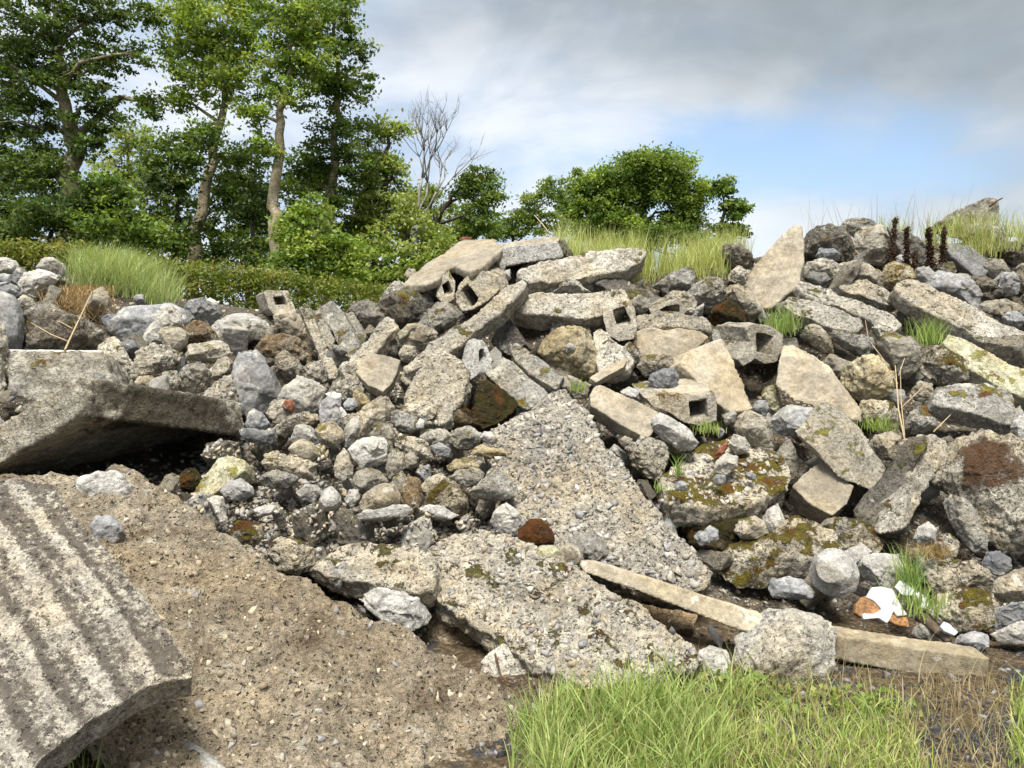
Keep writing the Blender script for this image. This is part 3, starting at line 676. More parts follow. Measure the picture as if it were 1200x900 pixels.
R('triangular_stone', 'flat triangular pale stone above the stony slab', 'grey', '548,578 562,565 580,548 592,560 608,574 604,583 582,586 560,583', lift=0.24, flat=True, t=0.8, r=0.02)
R('rounded_stone', 'grey rounded stone below the flat triangular stone', 'limepale', '574,610 582,597 594,591 606,600 616,616 606,627 586,626', lift=0.16)

# --- upper left of centre: blocks and beams
S('hollow_block', 'hollow concrete block with a square hole on the crest by the hedge', 'block', '309,343 314,340 338,341 348,366 322,369 316,363', holes=['320,348 333,347 337,357 324,358'],
  n=(0.25, -0.9, 0.35), lift=0.12, th=0.3, e=(-0.5, 0.8, -0.05), r=0.005, vox=0.006)
R('tan_lump', 'tan angular lump below the hollow block by the hedge', 'tan', '320,371 326,362 336,362 348,368 353,372 362,392 352,400 336,393 324,384', lift=0.16, t=0.5)
S('concrete_post', 'narrow pale concrete post leaning below the hedge', 'pale', '351,361 356,356 361,357 397,436 393,444 386,444', n=(0.2, -0.8, 0.55), lift=0.26, th=0.07, r=0.005, vox=0.007)
S('grey_block', 'upper grey smooth block right of the leaning post', 'grey', '368,366 386,351 392,354 404,368 390,382 380,384', n=(-0.3, -0.75, 0.6), lift=0.05, th=0.2, r=0.006)
S('grey_block', 'large dark grey smooth block right of the leaning post', 'grey', '384,379 403,368 412,384 422,408 424,414 412,421 402,416', n=(-0.25, -0.75, 0.6), lift=0.14, th=0.2, r=0.006)
S('grey_slab', 'thin grey slab on edge behind the large dark grey block', 'grey', '405,368 413,364 430,394 425,402', n=(-0.2, -0.8, 0.55), lift=0.1, th=0.18, r=0.006)
S('shadowed_slab', 'thin slab standing between the leaning post and the grey blocks', 'grey', '372,378 380,374 392,398 388,410 378,400', n=(-0.3, -0.8, 0.5), lift=0.06, th=0.15, r=0.006)
R('small_stone', 'small grey fragment at the foot of the large dark grey block', 'grey', '388,404 400,406 408,413 400,417 392,412', lift=0.2)
R('earth_clod', 'broad brown broken clod in the hollow left of the leaning post', 'brown', '300,408 310,396 330,393 350,397 366,410 364,424 345,420 322,414 304,416', lift=0.1, flat=True)
R('pale_lump', 'pale lump below the broad brown clod', 'congl', '319,434 324,420 334,412 346,420 358,432 352,446 334,444', lift=0.2)
R('pale_lump', 'pale lump left of the foot of the leaning post', 'congl', '354,434 362,424 376,424 385,436 380,448 362,448', lift=0.18)
S('rough_post', 'rough topped concrete post rising right of the grey blocks', 'pale', '400,445 412,424 428,402 442,384 452,372 462,372 466,384 458,392 446,405 434,420 426,430 414,447', n=(-0.15, -0.72, 0.68), lift=0.2, th=0.14, r=0.014)
S('tan_block_fragment', 'smooth tan square fragment in front of the rough topped post', 'tan', '417,437 424,424 433,412 452,416 470,422 466,436 461,447 449,459 432,452', n=(0.1, -0.7, 0.7), lift=0.3, th=0.09, r=0.007)
R('pale_lump', 'pale crumbly lump left of the smooth tan fragment', 'congl', '384,468 390,450 402,440 418,442 426,456 420,470 402,474', lift=0.16)
R('dark_lump', 'dark grey lump at the crest below the flat roof slab, left one', 'dark', '408,366 414,355 428,350 442,356 456,368 450,380 430,384 414,380', lift=0.04)
R('dark_lump', 'large dark rough lump under the flat roof slab', 'dark', '438,360 450,350 468,346 484,339 500,344 510,362 494,380 476,388 456,380', lift=0.0)
R('pale_lump', 'pale lump at the left foot of the flat roof slab', 'pale', '444,354 450,343 462,331 472,330 476,342 464,350', lift=-0.02)
R('pale_lump', 'small pale lump behind the left edge of the flat roof slab', 'pale', '474,324 478,315 486,316 490,326 480,332', lift=-0.15)
S('roof_slab', 'big smooth tan slab tilted like a roof on the highest left crest', 'tan',
  '470,334 484,321 500,309 520,297 540,281 560,280 579,280 590,291 582,299 566,311 552,318 530,312 514,326 498,333', pl=[(470, 334, 6.45), (560, 280, 7.25), (560, 314, 6.35)], th=0.07, e=(0, 0.35, -1), r=0.008)
S('hollow_block', 'hollow block with a square hole under the front edge of the roof slab', 'block', '512,326 526,317 534,330 533,350 522,358 512,348', holes=['518,334 526,329 531,343 522,347'],
  n=(0.05, -0.95, 0.3), lift=0.16, th=0.4, e=(-0.3, 0.9, 0.15), r=0.006, vox=0.006)
S('hollow_block', 'broken hollow block with a dark opening right of the roof slab', 'block', '533,345 540,332 548,322 566,316 580,322 584,340 572,352 556,362 542,366 535,356', holes=['540,342 547,332 561,349 556,358 546,360'],
  n=(-0.1, -0.9, 0.4), lift=0.2, th=0.3, e=(0.3, 0.9, 0.1), r=0.012, vox=0.006)
S('roof_slab_rubble', 'rough broken end of rubble filling under the right corner of roof slab', 'grey', '545,318 560,308 576,297 588,292 593,306 592,324 582,332 570,320 556,326', n=(0.1, -0.9, 0.4), lift=0.12, th=0.35, r=0.016)
R('tile_fragment', 'small red brown tile bit on the peak of the roof slab', 'brick', '538,281 544,277 552,278 553,282 545,283', lift=-0.35, flat=True)
S('solid_block', 'pale grey solid block with a flat cap on the crest next to the grass', 'blockgrey', '583,294 590,289 620,287 653,283 656,290 660,301 640,305 612,309 590,313 586,305', n=(0.1, -0.96, 0.2), lift=0.22, th=0.35, e=(0.1, 1, 0.1), r=0.005)
S('block_cap', '', 'tan', '581,293 584,287 600,283 625,279 650,277 657,279 654,283 625,287 598,290', n=(0.05, -0.75, 0.65), lift=0.26, th=0.05, r=0.004, keep=False, vox=0.006)
R('block_end_rubble', 'rough broken lump at the right end of the solid capped block', 'dark', '651,284 660,281 667,292 672,303 660,306 654,296', lift=0.06)
S('rounded_slab', 'long rough rounded slab projecting to the right on the crest', 'pale', '606,318 620,310 645,304 670,299 700,293 728,290 748,290 758,294 761,300 752,309 735,315 712,320 690,324 668,328 640,331 618,332 607,326',
  n=(0.1, -0.8, 0.6), lift=0.3, th=0.2, r=0.018)
S('long_slab', 'long pale slab lying level below the rounded slab', 'pale', '602,360 608,350 622,342 645,341 668,343 690,341 712,339 732,338 738,346 737,358 722,364 704,370 690,374 668,372 645,370 620,369 606,366',
  n=(0.05, -0.85, 0.5), lift=0.34, th=0.22, r=0.014)
R('peaked_lump', 'peaked pale lump between the rounded slab and the level slab', 'pale', '645,344 656,334 668,325 680,332 692,342 676,347', lift=0.16)
S('leaning_beam', 'very long rough beam leaning up the heap towards the rounded slab', 'pale', '466,444 474,428 492,412 512,398 534,383 556,368 578,350 598,334 612,325 619,331 610,345 590,362 570,378 548,395 528,410 508,424 492,438 476,450',
  n=(-0.1, -0.72, 0.68), lift=0.38, th=0.15, r=0.016)
S('round_rough_slab', 'roundish rough stony slab leaning at the centre left', 'congl', '472,474 478,455 490,436 506,418 520,409 534,415 545,430 548,448 540,468 528,488 514,498 496,494 480,488', n=(-0.2, -0.8, 0.55), lift=0.28, th=0.13, r=0.018)
R('flat_rock', 'flat grey rock with yellow moss at the left of the leaning beam', 'bould', '464,398 474,386 490,382 508,386 516,394 506,406 488,412 472,408', lift=0.16, flat=True)
R('yellow_moss_tuft', 'small cushion of yellow moss on grey rock left of the leaning beam', 'greenish', '466,392 472,386 480,388 476,396 468,398', lift=0.26, r=0.05, cat='moss')
R('rough_block', 'square rough weathered block above the leaning beam', 'grey', '487,382 498,368 514,355 528,356 541,368 530,380 514,390 498,392', lift=0.18, r=0.04)
R('small_lump', 'small pale lump under the flat grey rock', 'pale', '467,414 474,405 486,407 490,418 480,425 470,422', lift=0.16)
R('pale_chunk', 'pinkish pale lump under the lower end of the leaning beam', 'pale', '470,438 482,428 504,416 516,418 510,432 492,444 478,448', lift=0.2)
S('hollow_block', 'white edged hollow block with an arched hole under the leaning beam', 'blockgrey', '558,402 566,399 571,408 577,424 573,436 560,438 546,448 540,440 552,428', holes=['561,412 566,409 570,420 566,428 561,424'],
  n=(0.35, -0.8, 0.35), lift=0.3, th=0.16, e=(-0.5, 0.85, 0.1), r=0.005, vox=0.006)
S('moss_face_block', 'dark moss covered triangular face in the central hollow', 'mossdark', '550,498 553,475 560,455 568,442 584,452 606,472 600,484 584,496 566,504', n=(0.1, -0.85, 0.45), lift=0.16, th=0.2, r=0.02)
S('dark_plate', 'large smooth grey plate sloping above the dark mossy face', 'grey', '568,437 578,424 588,416 602,424 622,442 642,460 636,470 618,480 606,474 588,456', n=(-0.1, -0.75, 0.6), lift=0.22, th=0.1, r=0.008)
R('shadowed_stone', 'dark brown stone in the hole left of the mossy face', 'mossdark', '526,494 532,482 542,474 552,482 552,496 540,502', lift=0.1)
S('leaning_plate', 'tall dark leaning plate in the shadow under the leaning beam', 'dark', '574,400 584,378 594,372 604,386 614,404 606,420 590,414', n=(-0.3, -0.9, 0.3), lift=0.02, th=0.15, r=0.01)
S('thin_slab', 'rough narrow slab slanting down right of the grey plate', 'grey', '597,406 604,401 622,412 644,428 661,442 652,456 634,446 614,430 602,418', n=(-0.1, -0.7, 0.7), lift=0.28, th=0.09, r=0.01)

# --- centre right
R('yellow_stained_lump', 'yellow brown stained lump in the centre below the level slab', 'ochre', '630,414 638,400 650,388 664,380 680,383 692,392 699,410 703,426 694,440 676,440 656,432 640,424', lift=0.2, t=0.6, r=0.04)
R('white_stone', 'small white bit resting on the yellow brown stained lump', 'limepale', '661,406 668,402 675,406 673,412 664,413', lift=0.34)
S('grey_stub', 'grey block end in the shadow below the level slab', 'grey', '645,378 658,374 690,376 693,390 670,384 646,390', n=(0, -0.9, 0.4), lift=0.1, th=0.2, r=0.008)
S('pale_slab_fragment', 'pale tapering slab fragment right of the yellow stained lump', 'pale', '693,390 702,384 716,394 732,407 744,421 736,434 716,440 702,440 698,420', n=(-0.2, -0.75, 0.6), lift=0.26, th=0.1, r=0.012)
S('slanting_bar', 'narrow tan bar slanting below the pale tapering fragment', 'tan', '690,442 704,434 724,424 735,422 732,430 716,438 698,448', n=(0, -0.7, 0.7), lift=0.32, th=0.06, r=0.006)
S('hollow_block', 'hollow block end with a large square hole below the right of level slab', 'block', '706,362 722,357 736,353 744,366 746,384 743,398 726,400 712,393 708,378', holes=['718,363 733,359 739,377 722,382'],
  n=(-0.1, -0.95, 0.3), lift=0.3, th=0.38, e=(0.15, 0.95, 0.15), r=0.007, vox=0.006)
S('barred_block', 'long brown grey block with a cemented cap in the centre right', 'tan', '746,388 762,384 800,384 822,388 832,396 820,404 812,416 792,424 766,421 748,418', n=(0.05, -0.92, 0.35), lift=0.24, th=0.26, r=0.01)
S('cement_bar', '', 'congl', '744,374 748,368 790,368 828,371 833,378 834,388 812,385 780,383 748,386', n=(0.05, -0.85, 0.5), lift=0.27, th=0.2, r=0.012, keep=False)
S('dark_slanting_slab', 'dark slab slanting under the tip of the rounded slab', 'dark', '696,330 712,324 730,328 752,338 780,348 784,358 768,362 748,356 722,346', n=(0.1, -0.7, 0.7), lift=0.12, th=0.12, r=0.012)
R('speckled_lump', 'triangular grey lump in front of the crest grass', 'grey', '766,337 778,328 796,318 812,311 815,324 812,340 790,345', lift=0.1)
R('pale_rubble_lump', 'pale rugged lump right of the dark slanting slab', 'pale', '776,352 788,343 806,342 816,352 812,366 794,370 780,364', lift=0.2)
R('rugged_lump', 'large rugged light and dark lump below the crest grass', 'grey', '806,344 816,332 832,325 846,328 850,344 842,358 828,366 812,364', lift=0.18, r=0.05)
S('open_block', 'broken block with a wide dark opening in the centre right', 'block', '760,362 776,354 796,350 806,364 800,372 764,371', holes=['770,365 782,359 796,357 797,367'], n=(0, -0.9, 0.4), lift=0.26, th=0.25, e=(0.1, 0.95, 0.2), r=0.006, vox=0.006)
R('block_rubble', 'small grey lump right above the square hole of the hollow block', 'grey', '738,354 748,347 762,350 764,362 752,368 742,364', lift=0.2)
R('brown_mossy_rock', 'brown mossy rock with a dark face centre right', 'mossdark', '831,372 838,358 850,351 862,356 874,368 872,380 852,384 836,382', lift=0.18)
R('large_tan_rock', 'large rounded tan rock behind the brown mossy rock', 'bould', '843,352 852,336 866,332 880,345 890,366 882,378 868,368 856,354', lift=0.08)
S('thin_ledge', 'thin flat ledge of concrete behind the broken end hollow block', 'grey', '833,386 842,380 868,380 870,388 852,398 836,400', n=(0, -0.8, 0.6), lift=0.12, th=0.08, r=0.006)
S('hollow_block', 'smooth sided hollow block with a broken end right of the ribbed block', 'block', '872,382 888,378 904,382 918,392 917,408 910,424 896,427 884,420 872,428 866,420 880,400', holes=['887,389 907,393 905,417 886,412'],
  n=(0.35, -0.88, 0.3), lift=0.36, th=0.26, e=(-0.62, 0.78, 0.02), r=0.008, vox=0.006)
S('ribbed_block', 'large tan block with peeling ridges slanting in the centre right', 'tan', '797,424 808,411 826,404 849,396 856,410 866,432 876,456 884,480 872,484 858,482 842,472 828,462 816,444 806,436', n=(0.12, -0.75, 0.65), lift=0.36, th=0.22, e=(-0.42, 0.85, -0.3), r=0.014)
R('grey_rock', 'grey mottled rock below the cemented block', 'bould', '746,430 752,419 768,414 786,417 790,430 778,440 756,442', lift=0.2)
R('pebbly_stone', 'dark grey pebbly stone resting on the block with the small hole', 'slate', '759,448 762,438 776,433 790,431 796,442 792,454 776,459 764,456', lift=0.36, cuts=3, r=0.05)
S('hole_block', 'hollow block with one small square hole beside the tan brick', 'block', '756,466 775,462 800,464 822,464 838,460 840,476 839,494 820,500 800,496 786,486 764,478', holes=['807,472 828,468 829,490 808,494'],
  n=(0.1, -0.95, 0.25), lift=0.34, th=0.36, e=(-0.1, 0.95, 0.2), r=0.008, vox=0.006)
S('block_top_slab', '', 'tan', '756,464 760,458 776,450 800,443 818,446 832,454 838,461 822,464 800,464 776,463', n=(0, -0.35, 0.93), lift=0.36, th=0.04, r=0.006, keep=False, vox=0.006)
S('tan_brick_block', 'long tan rectangular brick lying on the upper rim of the chip faced slab', 'tan', '690,464 695,454 702,450 720,457 744,468 773,482 768,494 764,508 758,515 738,505 712,488 692,476', n=(0.05, -0.75, 0.65), lift=0.36, th=0.12, r=0.008)
R('pointed_stone', 'pale grey pointed stone touching the end of the tan brick', 'limepale', '764,505 766,492 774,484 790,490 806,504 819,519 812,526 796,524 778,516', lift=0.34, t=0.7)
R('blue_stone', 'small bluish stone behind the tan brick', 'lime', '726,458 738,454 752,460 756,470 744,472 732,466', lift=0.22)
R('grey_lump', 'grey lump with a weed left of the tan brick', 'bould', '652,448 662,440 678,445 692,452 688,464 674,466 660,460', lift=0.16)
R('pitted_chunk', 'rough pitted pale chunk right of the chip faced slab', 'congl', '733,528 744,521 758,523 772,517 782,524 780,545 772,563 758,560 744,546', lift=0.16, r=0.05)
R('pebble', 'small grey pebble stone above the rough pitted pale chunk', 'bould', '724,516 732,511 741,514 740,522 730,524', lift=0.2)
R('grey_boulder', 'smooth grey green boulder below the ribbed block', 'bould', '860,500 866,488 880,481 892,486 902,496 908,514 904,530 892,528 876,520 864,510', lift=0.22, cuts=4)
R('grey_blue_boulder', 'bluish grey boulder left of the two toned block', 'lime', '901,492 912,480 928,475 948,478 964,487 958,500 946,508 926,511 908,508', lift=0.22)
S('mossy_slab', 'thick slab carpeted with brown green moss right of centre', 'mossy', '772,566 782,548 800,532 820,522 845,514 875,512 900,520 918,536 926,556 918,572 900,584 876,592 848,597 815,597 788,590 776,580', n=(0, -0.42, 0.9), lift=0.18, th=0.18, r=0.02)
R('pale_stone', 'pale stone on the moss carpet of the thick mossy slab', 'limepale', '835,554 840,540 852,532 864,536 864,548 852,556', lift=0.34)
R('blue_grey_stone', 'small bluish stone at the front of the moss carpeted slab', 'lime', '834,562 840,556 850,557 850,566 842,570', lift=0.36)
R('blue_grey_stone', 'small bluish stone at the left of the moss carpeted slab', 'lime', '789,571 796,563 806,567 804,574 794,575', lift=0.36)
R('slate_cube_stone', 'tiny dark cube stone at the right of the moss carpeted slab', 'slate', '874,557 880,552 886,556 885,562 877,562', lift=0.36)
R('pale_stone', 'pale stone at the back of the moss carpeted slab', 'limepale', '855,520 860,509 872,512 879,522 876,531 862,532', lift=0.26)
R('brick_fragment', 'thin brick red sliver lying at the back of the moss carpet', 'brick', '836,534 844,524 852,516 854,522 846,532', lift=0.3, flat=True)
R('shaded_mossy_lump', 'mossy lump in the shade under the moss carpeted slab', 'mossdark', '800,618 810,600 835,600 862,602 876,612 868,632 846,650 824,646 808,636', lift=0.0, flat=True)
R('grey_stone', 'grey stone under the right of the moss carpeted slab', 'bould', '860,622 866,609 884,605 898,612 902,624 886,632 868,632', lift=0.16)
R('gravel_stone', 'left of two small grey stones under the moss carpeted slab', 'lime', '813,630 818,622 830,624 832,636 820,640', lift=0.16)
R('gravel_stone', 'right of two small grey stones under the moss carpeted slab', 'lime', '824,624 832,616 842,621 842,632 832,634', lift=0.18)
R('pale_wedge_stone', 'pale wedge stone beside the dark gap under the two toned block', 'limepale', '892,610 898,598 912,590 918,604 920,622 912,630 900,622', lift=0.22)
R('mossy_boulder', 'large pale boulder with moss at its left, above the lintel beam', 'mossy', '836,668 842,650 856,640 876,634 892,622 910,616 932,608 955,612 974,622 986,640 972,660 950,672 920,676 896,690 866,690', lift=0.12, t=0.5, r=0.03)
R('mossy_stone', 'red brown moss cushion stone at the foot of the chip faced slab', 'mossred', '603,634 610,618 622,607 636,608 648,622 651,636 640,642 618,641', lift=0.2, cuts=2)
R('rounded_stone', 'left of two greenish rounded stones below the chip faced slab', 'greenish', '623,652 632,640 648,638 658,646 656,658 640,662 628,660', lift=0.2, cuts=2)
R('rounded_stone', 'right of two greenish rounded stones below the chip faced slab', 'bould', '650,652 656,641 668,636 680,643 684,656 676,667 662,668', lift=0.2, cuts=2)
R('grey_rough_lump', 'dark grey rough lump stuck low on the chip faced slab', 'grey', '664,640 674,628 690,624 706,634 712,648 700,658 680,656', lift=0.14)
S('flat_base_slab', 'smooth stone at the bottom right corner of the chip faced slab', 'tan', '758,668 775,658 800,656 812,664 808,680 790,690 768,684', n=(0, -0.7, 0.7), lift=0.1, th=0.1, r=0.008)

# --- lintel, boulder, broken sink
S('long_lintel', 'long thin tan lintel beam slanting above the stony slab', 'lintel', '681,664 684,658 698,657 740,671 800,690 850,706 893,720 898,732 890,746 860,736 800,713 740,690 700,676 686,672', pl=[(690, 664, 4.0), (890, 735, 3.66), (790, 690, 3.84)], n=None, th=0.1, e=(0.0, 0.9, -0.2), r=0.0045, vox=0.008)
S('broad_lintel', 'tan lintel beam with a square cut end lying on the ground at right', 'lintel', '920,738 972,744 1040,754 1100,763 1160,772 1158,786 1155,805 1100,797 1040,786 975,773 922,765', pl=[(930, 750, 3.62), (1150, 785, 3.46), (1000, 772, 3.565)], th=0.13, e=(0.06, 0.99, 0.03), r=0.0045, vox=0.008)
R('speckled_boulder', 'pale speckled boulder with a tan base in front of the lintel beams', 'tanbase', '858,782 863,760 868,744 884,724 900,716 916,724 936,738 950,740 960,724 970,732 977,750 976,772 968,792 950,806 925,813 895,813 868,806', lift=0.22, t=0.7, cuts=5, r=0.03)
R('pale_stone', 'grey pitted stone left of the foreground boulder', 'limepale', '815,782 820,766 834,758 850,762 856,776 852,796 832,800 820,794', lift=0.12)
R('white_plaster_stick', 'white plaster sliver under the long thin lintel', 'plaster', '828,736 834,734 848,752 846,760 838,752', lift=0.05, r=0.02)
R('bitumen_lump', 'small black lump in grass left of the foreground boulder', 'bitumen', '818,806 826,799 836,801 836,808 824,811', lift=0.1)
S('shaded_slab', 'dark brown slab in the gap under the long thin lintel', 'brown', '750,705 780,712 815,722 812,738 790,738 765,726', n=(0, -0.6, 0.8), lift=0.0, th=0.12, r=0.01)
R('grey_stone', 'flat grey stone behind the foreground boulder', 'lime', '901,690 906,678 925,677 946,682 956,694 950,702 925,701 906,700', lift=0.14)
R('round_white_stone', 'round whitish grey boulder above the lintel beam', 'limepale', '948,668 954,652 970,643 988,645 1002,658 1008,676 1002,694 986,702 966,696 952,684', lift=0.26, cuts=2, r=0.015)
R('pale_rock', 'pale rough rock left of the green grass tuft at right', 'limepale', '1004,664 1012,653 1032,648 1050,650 1058,664 1054,682 1040,690 1020,684 1010,676', lift=0.22)
R('perforated_rock', 'pale pitted rock with many dark dimples right of the grass tuft', 'congl', '1086,672 1098,660 1112,653 1132,662 1150,664 1162,674 1156,682 1136,686 1112,692 1094,688', lift=0.24, flat=True)
R('mossy_rock', 'earthy mossy rock behind the small white shard at right', 'mossy', '1088,720 1098,700 1116,690 1140,690 1162,696 1172,716 1160,736 1130,740 1104,736', lift=0.08, r=0.04)
R('grey_rock', 'grey rock at the right edge above the pale flat one', 'lime', '1156,726 1166,714 1184,708 1215,706 1215,722 1190,734 1168,740', lift=0.12)
R('pale_rock', 'pale flat rock at the right edge by the ground', 'limepale', '1162,744 1176,736 1200,728 1220,730 1220,752 1190,755 1170,752', lift=0.12)
R('dark_rock', 'dark stone right above the dimpled pale rock', 'slate', '1150,660 1156,649 1172,646 1184,654 1186,666 1172,675 1158,670', lift=0.2)
R('grey_rock', 'grey rock in the lower right corner of the heap', 'bould', '1160,694 1170,680 1190,668 1215,660 1215,700 1190,706 1172,704', lift=0.14)
R('grey_stone', 'grey stone just behind the end of the broad lintel', 'lime', '1118,756 1124,744 1142,740 1158,744 1160,758 1146,762', lift=0.06)
R('pale_stone', 'pale stone behind the brown pipe', 'limepale', '1068,744 1074,730 1086,726 1098,738 1106,750 1090,752', lift=0.1)

# --- right side
S('upright_slab', 'tall upright tan grey slab standing against the sky right of centre', 'tan', '872,350 876,330 884,310 898,294 916,274 932,263 940,264 942,285 942,312 936,334 918,350 904,362 888,362', n=(-0.35, -0.85, 0.35), lift=0.3, th=0.16, r=0.012)
R('dark_boulder', 'dark boulder left of the tall upright slab on the crest', 'dark', '843,296 850,286 866,287 878,294 884,308 876,324 862,318 850,308', lift=0.04)
R('dark_boulder', 'dark grey boulder on the crest right of the tall upright slab', 'dark', '941,284 946,272 958,265 976,266 994,274 1001,290 994,304 976,306 956,302 944,298', lift=0.06)
R('grey_boulder', 'grey boulder on the crest behind the tan one', 'grey', '984,266 992,258 1006,256 1024,259 1034,270 1020,278 1000,278', lift=-0.06)
R('tan_boulder', 'tan grey boulder on the crest left of the brown dock stalks', 'bould', '998,292 1001,276 1012,265 1030,262 1040,276 1042,296 1034,310 1016,310 1002,304', lift=0.12)
R('dark_stone', 'black stone in the shadow below the dark crest boulder', 'slate', '955,300 960,291 976,292 985,298 982,305 962,306', lift=0.14)
R('pale_rock', 'pale tan rock right of the tall upright slab', 'pale', '941,320 946,308 962,305 982,308 986,320 978,330 958,333 944,330', lift=0.1)
R('grey_rock', 'grey tan rock below the tan crest boulder', 'bould', '970,324 982,312 1000,306 1018,310 1034,322 1030,332 1006,331 984,332', lift=0.14)
R('ochre_rock', 'ochre yellow rock at the head of the very long slab', 'ochre', '1033,322 1040,310 1052,306 1066,312 1073,325 1066,336 1048,338 1036,332', lift=0.2)
S('parallel_slab', 'upper of two parallel rough slabs right of the upright slab', 'pale', '934,334 940,328 960,335 985,345 1010,353 1035,362 1050,372 1057,383 1048,390 1032,382 1010,371 985,361 960,352 940,343', n=(0, -0.72, 0.68), lift=0.3, th=0.1, r=0.014)
S('parallel_slab', 'lower of two parallel rough slabs right of the upright slab', 'pale', '918,357 924,346 945,349 970,357 995,366 1010,373 1013,384 1004,390 980,384 955,375 930,368', n=(0, -0.72, 0.68), lift=0.34, th=0.12, r=0.014)
S('short_slab', 'short pale slab behind the two parallel rough slabs', 'pale', '983,335 990,328 1012,328 1032,334 1045,344 1053,354 1040,358 1018,350 996,343', n=(0, -0.72, 0.68), lift=0.2, th=0.1, r=0.014)
S('very_long_slab', 'very long pale rough slab running off the right edge', 'pale', '1048,338 1054,328 1066,326 1085,331 1110,344 1140,358 1175,377 1230,404 1230,434 1200,420 1170,407 1140,394 1110,376 1085,363 1062,350', n=(0.05, -0.7, 0.7), lift=0.36, th=0.16, r=0.014)
S('shaded_long_slab', 'mossy grey slab parallel below the very long slab', 'greenish', '1104,402 1112,390 1135,398 1170,418 1230,446 1230,478 1195,462 1165,448 1130,428', n=(0.05, -0.75, 0.65), lift=0.2, th=0.14, r=0.012)
S('peak_slab', 'dark slab pointing up against the sky at upper right', 'grey', '1101,260 1112,252 1130,243 1148,235 1164,231 1171,236 1171,250 1169,263 1150,265 1125,264', n=(0.1, -0.92, 0.3), lift=0.0, th=0.25, r=0.012)
R('grey_rock', 'grey rock under the peak slab on the skyline', 'grey', '1122,276 1132,264 1150,261 1168,262 1178,274 1180,288 1160,296 1136,292', lift=0.0)
R('grey_rock', 'pale grey rock above the very long slab', 'lime', '1076,342 1086,330 1100,318 1118,322 1140,330 1150,344 1146,360 1128,358 1104,346', lift=0.16)
R('dark_stone', 'dark stone behind the pale grey rock under the dock stalks', 'dark', '1094,314 1104,305 1116,308 1121,320 1112,326 1098,324', lift=0.12)
R('grey_rock', 'small grey rock right of the ochre rock', 'lime', '1068,330 1074,316 1088,312 1098,322 1092,334 1078,338', lift=0.14)
R('grey_rock', 'grey rock at the left foot of dock stalks', 'lime', '1048,304 1054,298 1066,300 1070,310 1060,314 1050,312', lift=0.04)
R('brown_flat_rock', 'brown flat rock above the right end of the very long slab', 'bould', '1148,358 1156,352 1178,352 1196,358 1198,366 1176,370 1156,366', lift=0.18, flat=True)
R('round_rock', 'brown rounded rock at the right edge below the crest', 'bould', '1187,330 1190,316 1200,310 1215,308 1215,345 1196,342', lift=0.16)
R('grey_rock', 'grey rock beside the grass at right edge', 'lime', '1168,340 1174,326 1188,320 1196,332 1192,344 1178,348', lift=0.12)
R('grey_rock', 'dark veined stone low beside the right end of the very long slab', 'lime', '1174,372 1182,364 1196,366 1202,376 1194,384 1180,382', lift=0.22)
R('dark_rock', 'dark rock at the foot of the right grass patch', 'dark', '1130,334 1136,324 1154,322 1168,328 1168,338 1150,342', lift=0.1)
R('dark_rock', 'dark brown rock right of the grass on the skyline', 'dark', '1168,300 1174,288 1190,284 1215,290 1215,312 1190,312', lift=-0.05)
S('tan_face_slab', 'broad tan slab with a pale broken rim in the right half', 'tan', '909,452 911,434 915,418 926,416 940,423 954,430 970,440 984,458 1000,480 1010,497 985,490 958,481 930,469', n=(-0.05, -0.93, 0.32), lift=0.36, th=0.15, e=(0.35, 0.78, 0.52), r=0.009)
R('yellow_rock', 'yellowish rough rock right of the broad tan slab', 'ochre', '986,446 990,432 1004,422 1022,418 1040,424 1048,440 1044,460 1026,468 1008,470 996,460', lift=0.2)
R('grey_angular_rock', 'grey angular rock behind the dead twigs on the right', 'bould', '1024,408 1034,394 1050,390 1066,396 1083,412 1080,426 1068,438 1052,443 1036,430', lift=0.22, cuts=7)
R('mossy_rock', 'green mossy rock below the very long slab', 'mossy', '1072,430 1080,414 1096,406 1118,412 1134,424 1134,444 1110,450 1086,448', lift=0.1)
R('bracket_fragment', 'notched grey fragment under the lower parallel slab', 'grey', '970,394 980,388 994,396 1008,402 1022,396 1024,408 1012,418 994,410', lift=0.22, flat=True)
R('tan_fragment', 'tan fragment under the upper parallel slab', 'pale', '1020,384 1030,379 1046,386 1044,396 1030,398', lift=0.2)
R('grey_wedge_stone', 'grey wedge stone between lower parallel slab and broad tan slab', 'bould', '938,394 948,384 960,382 974,396 978,414 966,414 954,402', lift=0.14)
S('slab_fragment', 'thick grey slab piece over a black gap at the right', 'grey', '1091,474 1098,456 1112,449 1140,449 1165,450 1186,460 1193,468 1188,482 1188,498 1165,490 1140,482 1115,478', n=(0, -0.72, 0.7), lift=0.3, th=0.15, r=0.012)
R('white_stone', 'whitish stone at right edge beside the thick grey slab piece', 'limepale', '1185,502 1188,492 1200,487 1216,490 1216,520 1196,518', lift=0.2)
S('two_toned_block', 'rectangular block with a pale top and brown front right of centre', 'block', '954,526 968,510 982,496 992,490 1008,499 1024,526 1040,552 1036,566 1025,577 1005,570 985,560 968,544', n=(0.2, -0.85, 0.5), lift=0.38, th=0.2, e=(-0.42, 0.72, 0.55), r=0.011)
S('pale_block', 'smooth pale block under the two toned block', 'tan', '929,571 938,560 950,549 964,540 982,553 1000,570 992,588 976,604 960,596 944,586', n=(-0.1, -0.75, 0.6), lift=0.22, th=0.2, r=0.008)
R('grey_triangle_stone', 'grey triangular stone left of the two toned block', 'bould', '904,548 910,534 918,520 926,516 932,532 936,550 924,557 912,554', lift=0.12)
R('small_rock', 'grey stone right of the two toned block by the twigs', 'bould', '1018,522 1026,510 1044,505 1058,512 1056,528 1046,540 1032,538', lift=0.14)
